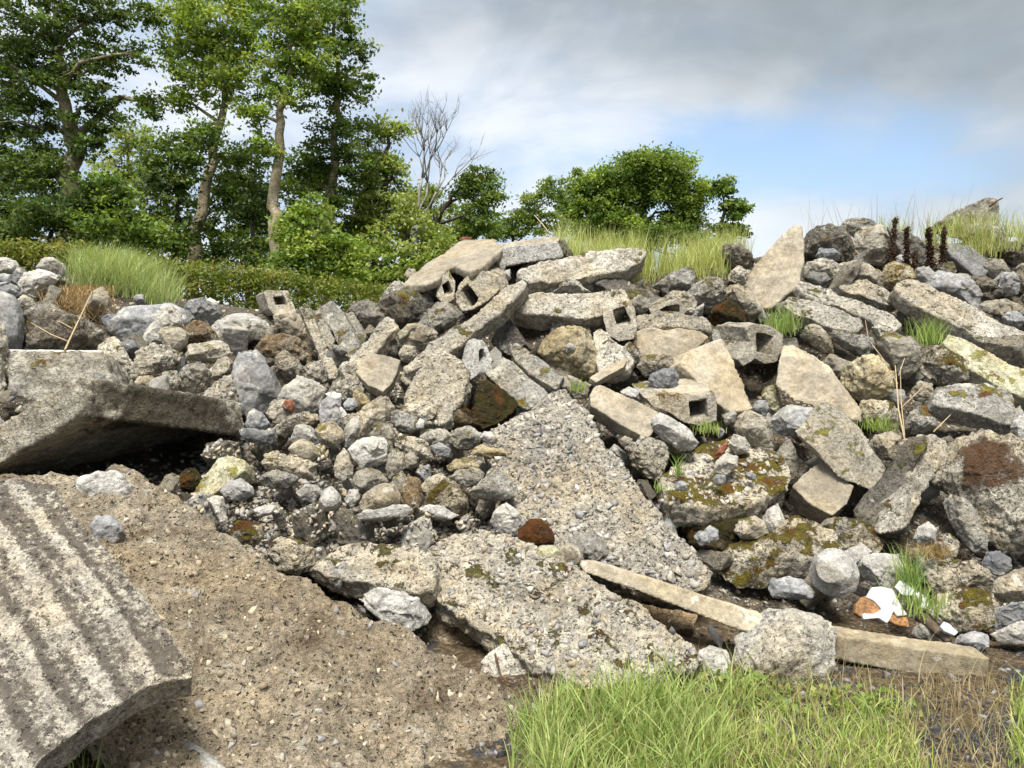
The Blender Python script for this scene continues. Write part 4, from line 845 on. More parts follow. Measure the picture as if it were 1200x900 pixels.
S('dark_rimmed_slab', 'dark faced slab with a light rough rim on the right', 'dark', '999,598 1008,584 1026,566 1040,548 1052,530 1066,513 1082,508 1086,520 1072,545 1062,570 1058,590 1050,612 1038,626 1020,626 1006,616', n=(-0.35, -0.8, 0.5), lift=0.3, th=0.16, r=0.012)
S('broken_rim', '', 'pale', '1080,509 1092,506 1106,515 1112,524 1107,540 1096,558 1084,580 1072,602 1060,618 1046,622 1052,600 1058,580 1066,556 1076,534', n=(0.45, -0.8, 0.4), lift=0.34, th=0.15, r=0.016, keep=False)
R('moss_patch_rock', 'big pale rock bearing a red brown moss patch at right', M_PATCH, '1092,562 1100,546 1112,524 1126,510 1144,502 1160,502 1178,514 1196,530 1230,538 1230,640 1196,650 1168,640 1152,612 1138,592 1118,584', lift=0.3, t=0.5, cuts=5, r=0.022, vox=0.011)
R('leaning_rock', 'dark grey rock leaning under the rock with the red moss patch', 'grey', '1106,590 1114,578 1132,588 1148,606 1158,632 1156,648 1140,646 1124,626 1112,608', lift=0.16, t=0.6)
R('small_stone', 'pale stone below the dark faced rimmed slab', 'limepale', '1070,632 1076,618 1088,612 1098,622 1096,636 1080,638', lift=0.1)
R('tan_lump', 'tan lump beside the yellow dead grass cushion', 'pale', '1096,640 1102,628 1114,626 1124,636 1120,652 1106,654', lift=0.14)
R('mossy_slab_lump', 'mossy flat lump below the smooth pale block', 'mossy', '968,624 980,610 1004,608 1028,620 1036,636 1024,652 1000,650 980,644', lift=0.06, flat=True)
R('grey_rock', 'grey rock at left of the gap under the thick grey slab piece', 'grey', '1060,498 1066,484 1080,476 1094,482 1098,498 1082,506 1068,508', lift=0.06)
R('mossy_rock', 'dark mossy rock behind the dead twig stems', 'mossy', '1000,486 1012,472 1034,470 1050,476 1052,492 1034,500 1014,500', lift=0.02)
R('greenish_fragment', 'small greenish upright stone beside the broad tan slab', 'greenish', '893,462 896,453 908,451 914,464 914,480 904,484 897,474', lift=0.14)
R('grey_stone', 'bluish stone below the smooth sided hollow block', 'lime', '880,480 886,470 896,470 902,480 896,490 884,488', lift=0.16)

R('grey_rock', 'pale brown rock at right edge between the skyline grass and the long slab', 'bould', '1146,316 1158,303 1176,304 1184,318 1170,326 1152,324', lift=0.1)
R('grey_rock', 'grey rock touching the left side of the brown rounded rock at right edge', 'lime', '1164,330 1174,320 1190,322 1192,334 1178,340', lift=0.08)
R('pale_rock', 'pale rock on the right crest directly under the peak slab grass', 'pale', '1112,330 1122,320 1138,322 1142,332 1128,340 1116,338', lift=0.12)
R('dark_rock', 'dark rock at right edge just above the very long slab end', 'grey', '1196,350 1206,340 1225,342 1225,362 1204,364', lift=0.12)
R('tan_stone', 'tan stone under the skyline grass left of the tall upright slab', 'pale', '856,318 866,312 876,318 874,332 862,334', lift=0.08)
R('grey_rock', 'flat grey rock beneath the short pale slab behind the parallel slabs', 'grey', '942,326 952,318 968,320 976,330 962,338 948,335', lift=0.16)
R('broken_chunk', 'blocky pale chunk between the leaning post and the tan square fragment', 'congl', '396,436 402,424 414,426 416,440 406,448', lift=0.2)
R('broken_chunk', 'blocky chunk under the left end of the barred block', 'pale', '728,408 738,402 750,410 750,424 738,428', lift=0.22)
R('broken_chunk', 'dark edged chunk left of the thick grey slab piece over the gap', 'bould', '1068,456 1078,446 1092,450 1094,464 1080,472 1070,468', lift=0.12)
R('broken_chunk', 'pale blocky chunk right of the ribbed block foot', 'limepale', '846,486 856,480 864,486 862,496 850,498', lift=0.16)
# ------------------------------------------------------------------ broken white sink
S('broken_sink', 'largest cracked white ceramic sink piece with orange clay showing, behind the broad lintel', 'ceramic', '1015,700 1022,688 1034,687 1046,690 1050,695 1056,708 1064,720 1052,722 1048,716 1044,724 1040,730 1030,724 1012,726 1011,719 1024,719 1034,714 1024,704', n=(0.1, -0.8, 0.6), lift=0.3, th=0.022, r=0.002, vox=0.0045)
S('clay_body', '', 'fired', '1002,708 1010,700 1020,698 1032,704 1044,712 1064,722 1066,734 1052,732 1044,728 1030,722 1010,724 1002,718', n=(0.1, -0.8, 0.6), lift=0.27, th=0.03, r=0.004, vox=0.006, keep=False)
S('sink_shard', 'smaller holed white ceramic sink piece next to the grass tuft', 'ceramic', '1048,688 1054,680 1064,684 1074,692 1080,696 1088,702 1089,714 1078,712 1076,702 1070,698 1058,698', n=(0, -0.75, 0.65), lift=0.3, th=0.022, r=0.002, vox=0.0045)
S('sink_shard', 'small loose white ceramic shard near the end of the broad lintel', 'ceramic', '1102,734 1106,728 1113,731 1123,741 1119,745 1108,740', n=(0, -0.7, 0.7), lift=0.25, th=0.02, r=0.002, vox=0.0045)

run_jobs()

# ------------------------------------------------------------------ tubes
class MB:
    def __init__(s): s.V = []; s.F = []
    def tube(s, pts_, rad, sides=6):
        pts_ = [np.asarray(p, float) for p in pts_]; b0 = len(s.V)
        for i, p in enumerate(pts_):
            t = pts_[min(i + 1, len(pts_) - 1)] - pts_[max(i - 1, 0)]
            u, v, _ = frame_of(t); r = rad[i] if hasattr(rad, '__len__') else rad
            for k in range(sides):
                a = 2 * math.pi * k / sides
                s.V.append(p + (u * math.cos(a) + v * math.sin(a)) * r)
            if i:
                for k in range(sides):
                    a = b0 + (i - 1) * sides + k; b = b0 + (i - 1) * sides + (k + 1) % sides
                    s.F.append((a, b, b + sides, a + sides))
        s.F.append(tuple(range(b0, b0 + sides))[::-1]); s.F.append(tuple(range(len(s.V) - sides, len(s.V))))
    def build(s, name, mat, parent=None, loc=(0, 0, 0), smooth=True):
        me = mesh_from(name, np.array(s.V) - np.asarray(loc), s.F)
        if smooth: me.shade_smooth()
        return link(name, me, mat, parent, loc if not parent else None)

def poly_in(q, x, y):
    c = False; j = len(q) - 1
    for i in range(len(q)):
        (xi, yi), (xj, yj) = q[i], q[j]
        if (yi > y) != (yj > y) and x < (xj - xi) * (y - yi) / (yj - yi) + xi: c = not c
        j = i
    return c

# ------------------------------------------------------------------ mound and ground
CREST_X = [-400, 0, 80, 150, 220, 300, 400, 460, 520, 580, 650, 700, 800, 870, 940, 1000, 1100, 1200, 1600]
CREST_Y = [322, 322, 322, 335, 362, 368, 372, 350, 318, 300, 305, 315, 325, 308, 296, 292, 285, 285, 290]
def crest(px): return float(np.interp(px, CREST_X, CREST_Y))
HOLLOW = [(120, 525, 160, 50, 0.75), (20, 540, 80, 34, 0.5), (225, 525, 45, 26, 0.4), (620, 400, 45, 35, 0.45), (880, 445, 30, 28, 0.35), (1130, 490, 50, 22, 0.4), (930, 590, 30, 25, 0.3), (120, 870, 90, 40, 0.35),
          (370, 690, 60, 16, 0.3), (560, 740, 50, 30, 0.3), (1010, 400, 40, 25, 0.3), (520, 470, 40, 25, 0.3)]
def soil_off(px, py):
    d = 0.2
    for (x, y, a, b, k) in HOLLOW:
        d += k * max(0, 1 - ((px - x) / a) ** 2 - ((py - y) / b) ** 2)
    return d
cols_ = np.arange(-420, 1640, 12); NR = 64
G = []
for px in cols_:
    c = crest(px); row = [np.array([*P(px, 960, 2.3 if px < 300 else 2.6)[:2], -0.2])]
    for k in range(NR):
        py = 930 + (c - 930) * k / (NR - 1)
        p = P(px, py, YS(px, py) + soil_off(px, py))
        if px > 600: p[2] = max(p[2], -0.25)
        row.append(p)
    t = row[-1]
    for dy, dz in ((0.4, 0.05), (0.9, 0.06), (1.6, 0.0), (2.6, -0.2), (4.0, -0.8), (6.0, -1.8), (9, -3.4)):
        q = t + np.array([t[0] / t[1] * dy * 0.6, dy, dz]); q[2] = max(q[2], -0.3); row.append(q)
    G.append(row)
G = np.array(G); nc, nr = G.shape[:2]
Vm = G.reshape(-1, 3)
nz = np.stack([fbm(Vm, 3.0, 4), fbm(Vm + 9, 3.0, 4), fbm(Vm + 20, 3.0, 4)], 1)
Vm = Vm + nz * 0.05
Fm = [(i * nr + j, (i + 1) * nr + j, (i + 1) * nr + j + 1, i * nr + j + 1) for i in range(nc - 1) for j in range(nr - 1)]
M['soil'] = stone('dark_rubble_soil', (0.15, 0.125, 0.09), 0.5, 0.6, agg=0.4, aggscale=30, pits=0.5, stain=(0.06, 0.045, 0.03), stainamt=0.6, bump=1.2, lichen=0.1, patch=((0, 0, 0), 0.75, (0.27, 0.225, 0.155)))
o = link('rubble_mound_terrain', fast_mesh('rubble_mound_terrain', Vm, Fm, smooth=True), 'soil'); struct(o, label='dark earth heap beneath the rubble')

# ground sheet: earth and turf, reaching the horizon
m, n = newmat('rough_ground'); M['ground'] = m
geo = n.new('ShaderNodeNewGeometry'); v = geo.outputs['Position']
a = n.noise(v, 1.6, 5, 0.65, 0.5); b = n.noise(v, 35, 4, 0.7)
c1 = n.ramp(b, [(0.3, (0.03, 0.022, 0.015)), (0.5, (0.08, 0.058, 0.035)), (0.7, (0.19, 0.15, 0.09))])
c2 = n.ramp(b, [(0.3, (0.022, 0.022, 0.024)), (0.6, (0.05, 0.05, 0.052)), (0.75, (0.16, 0.16, 0.16))])
c3 = n.ramp(b, [(0.3, (0.03, 0.045, 0.010)), (0.7, (0.09, 0.11, 0.03))])
cc = n.mix(n.smooth(a, 0.5, 0.56), c1, c2)
sy = n.new('ShaderNodeSeparateXYZ'); n.l.new(v, sy.inputs[0])
cc = n.mix(n.smooth(sy.outputs[1], 5.0, 7.0), cc, c3)
bp = n.new('ShaderNodeBump', ins={'Strength': 0.9, 'Distance': 0.02}); n.l.new(b, bp.inputs['Height'])
bs = n.new('ShaderNodeBsdfPrincipled', ins={'Roughness': 0.95, 'Specular IOR Level': 0.15}); n.l.new(cc, bs.inputs['Base Color']); n.l.new(bp.outputs[0], bs.inputs['Normal'])
oo = n.new('ShaderNodeOutputMaterial'); n.l.new(bs.outputs[0], oo.inputs[0])
gx = np.concatenate([[-3000, -300, -40], np.linspace(-8, 8, 60), [40, 300, 3000]]); gy = np.concatenate([[-300, -20], np.linspace(0, 8, 40), [14, 40, 300, 3000]])
Vg = np.array([(x, y, 0) for x in gx for y in gy], float)
near = (np.abs(Vg[:, 0]) < 8) & (Vg[:, 1] >= 0) & (Vg[:, 1] <= 8)
Vg[:, 2] = np.where(near, 0.03 * fbm(Vg * 1.0, 1.3, 3), 0)
ny = len(gy)
Fg = [(i * ny + j, (i + 1) * ny + j, (i + 1) * ny + j + 1, i * ny + j + 1) for i in range(len(gx) - 1) for j in range(ny - 1)]
o = link('ground', fast_mesh('ground', Vg, Fg, smooth=True), 'ground'); struct(o)

# ------------------------------------------------------------------ loose fill: separate stones in the gaps
import bmesh
def base_rock(k, angular):
    rs = np.random.default_rng(200 + k); bm = bmesh.new()
    dim = np.array([1, rs.uniform(0.55, 0.95), rs.uniform(0.32, 0.75)])
    if k % 3 == 0:      # slabby broken block
        base = np.array([(x, y, z) for x in (-1, 1) for y in (-1, 1) for z in (-1, 1)], float) * 0.72 * rs.uniform(0.75, 1.15, (8, 3))
        pt = np.concatenate([base, rs.normal(size=(2, 3)) * 0.5])
    else:
        pt = rs.normal(size=(10 if angular else 18, 3)); pt /= np.linalg.norm(pt, axis=1)[:, None]; pt *= rs.uniform(0.8, 1.1, len(pt))[:, None]
    for x in pt * dim: bm.verts.new(x)
    bmesh.ops.convex_hull(bm, input=bm.verts[:])
    for x in [x for x in bm.verts if not x.link_faces]: bm.verts.remove(x)
    bmesh.ops.recalc_face_normals(bm, faces=bm.faces[:]); bm.verts.index_update()
    me = mesh_from('base', [x.co for x in bm.verts], [[x.index for x in f.verts] for f in bm.faces]); bm.free()
    ob = bpy.data.objects.new('base', me); COL.objects.link(ob)
    md = ob.modifiers.new('r', 'REMESH'); md.mode = 'VOXEL'; md.voxel_size = 0.045
    return ob
_bases = [base_rock(k, k % 5 != 1) for k in range(14)]
_dgb = bpy.context.evaluated_depsgraph_get(); _dgb.update()
SH = []
for k, ob in enumerate(_bases):
    me = bpy.data.meshes.new_from_object(ob.evaluated_get(_dgb)); nv = len(me.vertices)
    V = np.empty(nv * 3, np.float32); me.vertices.foreach_get('co', V); V = V.reshape(-1, 3).astype(float)
    Nn = np.empty(nv * 3, np.float32); me.vertices.foreach_get('normal', Nn); Nn = Nn.reshape(-1, 3)
    V = V + Nn * (0.05 * fbm(V + 5 * k, 1.6, 2) + 0.04 * fbm(V + 3 * k, 5.0, 4) + 0.03 - 0.07 * np.abs(pnoise(V * 2.6 + k)))[:, None]
    me.vertices.foreach_set('co', V.astype(np.float32).ravel()); me.update(); me.shade_smooth(); SH.append(me)
for ob in _bases: bpy.data.objects.remove(ob)
KINDS = [
    ('loose_limestone', 'lime', 'loose blue grey limestone piece wedged among the larger rubble', 'loose blue grey limestone pieces in the heap', 'stone'),
    ('loose_stone', 'limepale', 'loose pale stone wedged among the larger rubble', 'loose pale stones in the heap', 'stone'),
    ('concrete_lump', 'congl', 'loose rough concrete lump wedged among the larger rubble', 'loose concrete lumps in the heap', 'rubble'),
    ('tan_stone', 'bould', 'loose tan grey stone wedged among the larger rubble', 'loose tan grey stones in the heap', 'stone'),
    ('weathered_lump', 'grey', 'loose weathered grey piece wedged among the larger rubble', 'loose weathered grey pieces in the heap', 'rubble'),
]
MESH = {}
for nm, mt, *_ in KINDS:
    for k, me0 in enumerate(SH):
        me = me0.copy(); me.name = nm; me.materials.clear(); me.materials.append(M[mt]); MESH[nm, k] = me
def place(px, py, rpx, kind, dep, k=None):
    Y = YS(px, py) + dep; r = rpx / 900 * Y
    nm, mt, lab, grp, cat = KINDS[kind]
    o = bpy.data.objects.new(nm, MESH[nm, random.randrange(14) if k is None else k]); COL.objects.link(o)
    p = P(px, py, Y)
    if p[2] < r * 0.35: p[2] = r * 0.35
    o.location = p; o.scale = (r,) * 3
    o.rotation_euler = [random.uniform(-math.pi, math.pi) for _ in range(3)]
    tag(o, lab, cat, grp)
rf = random.Random(3)
nfill = 0
spots = []
for size, tries in ((24, 900), (15, 1600), (9.5, 3000)):
    for _ in range(tries):
        px = rf.uniform(-120, 1320); py = rf.uniform(290, 790)
        if py < crest(px) + 6: continue
        if px < 640 and py > 560 + max(0, (px - 130)) * 0.45: continue
        if px < 130 and py > 540: continue
        if py > 720 and px < 1180: continue
        if px > 600 and py > 690 + 0.1 * (px - 900): continue
        if any(((px - x) / a) ** 2 + ((py - y) / b) ** 2 < 0.75 for (x, y, a, b, k) in HOLLOW): continue
        if any(poly_in(q, px, py) for q in POLYS): continue
        if any((px - a) ** 2 + (py - b) ** 2 < (0.95 * (size + c)) ** 2 for a, b, c in spots): continue
        w = [.7, 1, 1.6, 1.3, 1.2] if px > 250 else [1.6, 2, .9, 1, .6]
        if 280 < px < 640 and py > 450: w = [.8, 2, 2, 1.6, 1]
        spots.append((px, py, size)); nfill += 1
        place(px, py, size * rf.uniform(0.9, 1.35), rf.choices(range(5), w)[0], rf.uniform(-0.02, 0.07))
print('FILL', nfill)

# ------------------------------------------------------------------ gravel: chips lying on slabs and between stones
_ico = None
def chip_shapes(K=8):
    out = []
    for k in range(K):
        rs = np.random.default_rng(k + 50); bm = bmesh.new()
        for v in rs.normal(size=(8, 3)):
            v = v / np.linalg.norm(v) * rs.uniform(0.7, 1.15) * np.array([1, rs.uniform(.6, .9), rs.uniform(.35, .6)]); bm.verts.new(v)
        g = bmesh.ops.convex_hull(bm, input=bm.verts[:])
        for v in [v for v in bm.verts if not v.link_faces]: bm.verts.remove(v)
        bmesh.ops.triangulate(bm, faces=bm.faces[:]); bm.verts.index_update()
        out.append((np.array([v.co for v in bm.verts]), np.array([[v.index for v in f.verts] for f in bm.faces]))); bm.free()
    return out
CH = chip_shapes()
def rotm(rs, N):
    q = rs.normal(size=(N, 4)); q /= np.linalg.norm(q, axis=1)[:, None]; w, x, y, z = q.T
    return np.stack([1 - 2 * (y * y + z * z), 2 * (x * y - w * z), 2 * (x * z + w * y), 2 * (x * y + w * z), 1 - 2 * (x * x + z * z), 2 * (y * z - w * x), 2 * (x * z - w * y), 2 * (y * z + w * x), 1 - 2 * (x * x + y * y)], 1).reshape(N, 3, 3)
def chips(name, label, Pts, sizes, palette, seed):
    rs = np.random.default_rng(seed); VV = []; FF = []; CC = []; b = 0
    Rm = rotm(rs, len(Pts)); pal = np.array(palette)
    for i, (p, s) in enumerate(zip(Pts, sizes)):
        V, Fc = CH[i % len(CH)]
        VV.append(V @ Rm[i].T * s + p); FF.append(Fc + b); b += len(V)
        CC.append(np.repeat((pal[rs.integers(len(pal))] * rs.uniform(0.7, 1.3))[None], len(V), 0))
    me = fast_mesh(name, np.concatenate(VV), np.concatenate(FF), np.concatenate(CC))
    o = link(name, me, 'chip'); struct(o, 'stuff', label); return o

_h = None
_dgr = bpy.context.evaluated_depsgraph_get(); _dgr.update()
from mathutils import Vector as Vec
def onto(px, py, names=None):
    """drop a ray on the built scene from the standpoint: first real surface there"""
    d = ray(px, py); ok, loc, nor, idx, ob, mt = scene.ray_cast(_dgr, Vec(CAM), Vec(norm(d)))
    if not ok: return None
    if names and ob.name.split('.')[0] not in names: return None
    return np.array(loc), np.array(nor)
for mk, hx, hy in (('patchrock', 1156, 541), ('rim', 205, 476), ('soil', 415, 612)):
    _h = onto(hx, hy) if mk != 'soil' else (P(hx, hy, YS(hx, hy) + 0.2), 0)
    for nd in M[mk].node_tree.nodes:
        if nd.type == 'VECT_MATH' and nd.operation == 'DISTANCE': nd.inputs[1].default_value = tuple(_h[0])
def scatter(N, box, names, smin, smax, seed, pw=2.2, keep=None):
    rs = np.random.default_rng(seed); Pt = []; Sz = []
    for _ in range(N):
        px = rs.uniform(box[0], box[2]); py = rs.uniform(box[1], box[3])
        if keep and not keep(px, py): continue
        h = onto(px, py, names)
        if h is None or h[1][2] < 0.15: continue
        s = smin + (smax - smin) * rs.random() ** pw
        Pt.append(h[0] - h[1] * s * 0.12); Sz.append(s)
    return Pt, Sz
GREYS = [(0.235, 0.23, 0.23), (0.30, 0.29, 0.28), (0.38, 0.36, 0.33), (0.16, 0.158, 0.158), (0.44, 0.41, 0.35), (0.27, 0.24, 0.20)]
PALES = [(0.38, 0.35, 0.29), (0.33, 0.30, 0.245), (0.27, 0.26, 0.245), (0.42, 0.39, 0.335), (0.24, 0.235, 0.23)]
EARTH = [(0.34, 0.285, 0.20), (0.38, 0.325, 0.23), (0.26, 0.205, 0.14), (0.31, 0.27, 0.21), (0.40, 0.355, 0.27), (0.29, 0.275, 0.26)]
clus = lambda x, y: pnoise(np.array([[x / 38., y / 38., 1.7]]))[0] > -0.12
p_, s_ = scatter(2300, (562, 458, 834, 690), ('chip_faced_slab',), 0.006, 0.052, 1, 2.3, clus)
chips('embedded_gravel', 'grey stone chips covering the steep triangular slab', p_, s_, GREYS + PALES[:2], 1)
p_, s_ = scatter(3400, (0, 540, 640, 900), ('crusted_slab',), 0.0025, 0.034, 2, 5.5)
chips('slab_gravel', 'fine earth coloured gravel on the crusted slab', p_, s_, EARTH, 2)
p_, s_ = scatter(2600, (500, 600, 825, 806), ('stony_slab',), 0.004, 0.040, 3, 3.6)
chips('stony_gravel', 'mixed gravel lying on the stony slab', p_, s_, EARTH + GREYS, 3)
p_, s_ = scatter(9000, (225, 450, 640, 665), ('rubble_mound_terrain', 'loose_limestone', 'loose_stone', 'concrete_lump', 'tan_stone', 'weathered_lump'), 0.006, 0.042, 4, 2.4)
chips('loose_gravel', 'pale gravel between the loose stones', p_, s_, PALES + EARTH[:2], 4)
p_, s_ = scatter(14000, (0, 300, 1200, 760), ('rubble_mound_terrain', 'mossy_slab'), 0.007, 0.045, 5, 2.0)
chips('heap_gravel', 'mixed gravel in the gaps of the heap', p_, s_, PALES + GREYS + EARTH[:2], 5)
p_, s_ = scatter(9000, (560, 730, 1200, 900), ('ground', 'rubble_mound_terrain'), 0.004, 0.032, 6, 3.4)
chips('ground_gravel', 'dark tar and earth crumbs on the ground', p_, s_, [(0.03, 0.03, 0.032), (0.05, 0.05, 0.05), (0.09, 0.06, 0.035), (0.2, 0.19, 0.18), (0.14, 0.10, 0.06), (0.07, 0.05, 0.03), (0.10, 0.09, 0.08)], 6)

# ------------------------------------------------------------------ grass
def blades(name, label, Pt, H, W, colA, colB, seed, bend=0.5, kind='stuff', dirbias=None, mixp=1.0, segs=4):
    rs = np.random.default_rng(seed); Pt = np.asarray(Pt); N = len(Pt); H = np.asarray(H)
    az = rs.uniform(0, 2 * math.pi, N); d = np.stack([np.cos(az), np.sin(az), np.zeros(N)], 1)
    if dirbias is not None: d = d + np.asarray(dirbias); d /= np.maximum(np.linalg.norm(d, axis=1), .1)[:, None]
    bnd = rs.uniform(0.15, 1.0, N) * bend; lean = rs.normal(size=(N, 3)) * 0.12; lean[:, 2] = 0
    wa = rs.uniform(0, math.pi, N); w = np.stack([np.cos(wa), np.sin(wa), np.zeros(N)], 1) * (np.asarray(W) * rs.uniform(0.6, 1.3, N))[:, None]
    V = np.zeros((N, segs + 1, 2, 3))
    for k in range(segs + 1):
        t = k / segs
        c = Pt + np.array([0, 0, 1]) * (H * (t - 0.25 * bnd * t * t))[:, None] + d * (H * bnd * t * t)[:, None] + lean * (H * t)[:, None]
        ww = w * (1 - t ** 1.6) * 0.5 + w * 0.03
        V[:, k, 0] = c - ww; V[:, k, 1] = c + ww
    A = np.array(colA); B = np.array(colB)
    f = rs.random(N) ** mixp
    col = A[None] * (1 - f[:, None]) + B[None] * f[:, None]; col = col * rs.uniform(0.75, 1.25, N)[:, None]
    Cc = np.repeat(np.repeat(col[:, None, None, :], segs + 1, 1), 2, 2)
    base = (np.arange(N) * (segs + 1) * 2)[:, None]
    F4 = []
    for k in range(segs): F4.append(base + np.array([[2 * k, 2 * k + 1, 2 * k + 3, 2 * k + 2]]))
    F4 = np.stack(F4, 1).reshape(-1, 4)
    me = fast_mesh(name, V.reshape(-1, 3), F4, Cc.reshape(-1, 3))
    o = link(name, me, 'blade')
    if kind: struct(o, kind, label)
    return o
def gpts(N, box, seed, dens, names=None):
    rs = np.random.default_rng(seed); out = []
    while len(out) < N:
        px = rs.uniform(box[0], box[2]); py = rs.uniform(box[1], box[3]); N -= 0.02
        if rs.random() > dens(px, py): continue
        h = onto(px, py, names)
        if h is None: continue
        out.append(h[0] - np.array([0, 0, 0.01]))
    return np.array(out)
GRD = ('ground', 'rubble_mound_terrain', 'ground_gravel')
def bump2(x, y, cx, cy, a, b): return max(0.0, 1 - ((x - cx) / a) ** 2 - ((y - cy) / b) ** 2)
dn = lambda x, y: (0.25 + 0.75 * (pnoise(np.array([[x / 30., y / 22., 4.4]]))[0] > 0.06)) * min(1, 1.6 * bump2(x, y, 735, 880, 130, 90) + 0.5 * bump2(x, y, 850, 830, 60, 30) + 1.0 * bump2(x, y, 650, 890, 60, 60))
q = gpts(3400, (590, 800, 880, 960), 11, dn, GRD)
blades('green_grass', 'tall bright green grass at the foot of the stony slab', q, rng.uniform(0.05, 0.25, len(q)) * (0.5 + 0.9 * np.clip(0.5 + 1.2 * fbm(q, 2.5, 2), 0, 1)), 0.0075, (0.17, 0.29, 0.06), (0.50, 0.54, 0.22), 11, 0.75)
dn = lambda x, y: min(1, 0.10 + 0.9 * bump2(x, y, 880, 880, 130, 60) + 1.0 * bump2(x, y, 1030, 880, 90, 70) + 1.2 * bump2(x, y, 1200, 850, 35, 70) + 0.5 * bump2(x, y, 930, 820, 120, 14)) * (0.15 if bump2(x, y, 1130, 850, 60, 60) > 0 or bump2(x, y, 1040, 800, 90, 20) > 0 else 1)
q = gpts(3300, (840, 800, 1260, 960), 12, dn, GRD)
blades('mixed_grass', 'yellow green and straw coloured grass in the lower right foreground', q, rng.uniform(0.03, 0.13, len(q)), 0.006, (0.26, 0.38, 0.08), (0.52, 0.53, 0.22), 12, 0.9, mixp=1.5)
q = gpts(500, (640, 800, 1200, 930), 13, lambda x, y: 0.5 if x > 860 else 0.2, GRD)
blades('dead_grass', 'dry straw litter lying on the ground at lower right', q, rng.uniform(0.04, 0.11, len(q)), 0.004, (0.50, 0.42, 0.26), (0.33, 0.22, 0.11), 13, 2.2)
rs = np.random.default_rng(15); q = gpts(800, (620, 800, 1180, 930), 15, lambda x, y: 0.5, GRD)
blades('dead_grass', 'dry pale stems standing in the green grass', q, rs.uniform(0.08, 0.30, 5000)[:len(q)], 0.0035, (0.52, 0.46, 0.28), (0.40, 0.33, 0.17), 15, 0.6)
def leaflets(name, label, Pt, size, pal, seed):
    rs = np.random.default_rng(seed); Pt = np.asarray(Pt); N = len(Pt); C_ = Pt + rs.normal(size=(N, 3)) * np.array([.03, .03, .012]) + np.array([0, 0, 0.035])
    nrm = rs.normal(size=(N, 3)) * 0.6 + np.array([0, -0.2, 1.0]); nrm /= np.linalg.norm(nrm, axis=1)[:, None]
    a = np.cross(nrm, rs.normal(size=(N, 3))); a /= np.linalg.norm(a, axis=1)[:, None]; b = np.cross(nrm, a); L = (size * rs.uniform(.5, 1.4, N))[:, None]
    V = np.stack([C_ - a * L, C_ - a * L * .2 + b * L * .7, C_ + a * L - nrm * L * .3, C_ - a * L * .2 - b * L * .7], 1)
    c = np.array(pal)[rs.integers(len(pal), size=N)] * rs.uniform(.75, 1.25, (N, 1))
    struct(link(name, fast_mesh(name, V.reshape(-1, 3), np.arange(N * 4).reshape(N, 4), np.repeat(c, 4, 0)), 'leaf'), 'stuff', label)
q = gpts(1500, (640, 795, 1200, 930), 16, lambda x, y: min(1, 0.9 * bump2(x, y, 850, 815, 90, 28) + 0.5 * bump2(x, y, 700, 850, 90, 60) + .4 * bump2(x, y, 990, 830, 90, 25)) * (pnoise(np.array([[x / 16., y / 10., 9.4]]))[0] > 0.0), GRD)
leaflets('weeds', 'low broad leaved weeds among the grass at the foot of the heap', q, 0.016, [(0.17, 0.27, 0.05), (0.24, 0.33, 0.07), (0.13, 0.21, 0.045), (0.35, 0.36, 0.12)], 16)
# crest grass
def crestpts(N, x0, x1, back, seed, top=None, edge=0.2):
    rs = np.random.default_rng(seed); out = []
    for _ in range(N):
        px = x0 + (x1 - x0) * (rs.random() * 0.5 + rs.random() * 0.5 if edge else rs.random()); c = crest(px)
        Y0 = YS(px, c) + 0.2; dy = rs.uniform(-0.25, back)
        p = P(px, c, Y0); p = p + np.array([p[0] / p[1] * dy * .6, dy, 0.02 + min(0.05, dy * .1)]); 
        if dy < 0: p = P(px, c - dy * 60, YS(px, c - dy * 60) + 0.15)
        out.append(p)
    return np.array(out)
q = crestpts(6500, 650, 880, 1.3, 21, edge=0); q = q[(pnoise(q * np.array([2.1, 2.1, 0]) + 8.3) > -0.12)]
blades('crest_grass', 'long yellow green grass on the crest in the middle', q, rng.uniform(0.10, 0.48, len(q)), 0.0055, (0.30, 0.38, 0.08), (0.58, 0.58, 0.24), 21, 0.5)
q = crestpts(3000, 66, 212, 0.6, 22, edge=1)
blades('crest_grass', 'pale green grass tuft on the mound at the left crest', q, rng.uniform(0.10, 0.36, len(q)), 0.006, (0.26, 0.37, 0.11), (0.52, 0.56, 0.28), 22, 0.8, dirbias=(0.6, -0.3, 0))
q = crestpts(3600, 1030, 1190, 0.7, 23, edge=0); q = q + np.array([0, -0.2, 0.02]); q = q[(pnoise(q * np.array([2.6, 2.6, 0]) + 3.3) > 0.03)]
blades('crest_grass', 'yellow green grass among the rocks on the right crest', q, rng.uniform(0.10, 0.34, len(q)), 0.006, (0.30, 0.38, 0.11), (0.56, 0.55, 0.25), 23, 0.5)
q = crestpts(120, 940, 1195, 0.8, 24, edge=0)
blades('seed_grass', 'thin tall grass stalks against the sky at right', q, rng.uniform(0.3, 0.62, len(q)), 0.004, (0.30, 0.28, 0.14), (0.22, 0.16, 0.09), 24, 0.35)
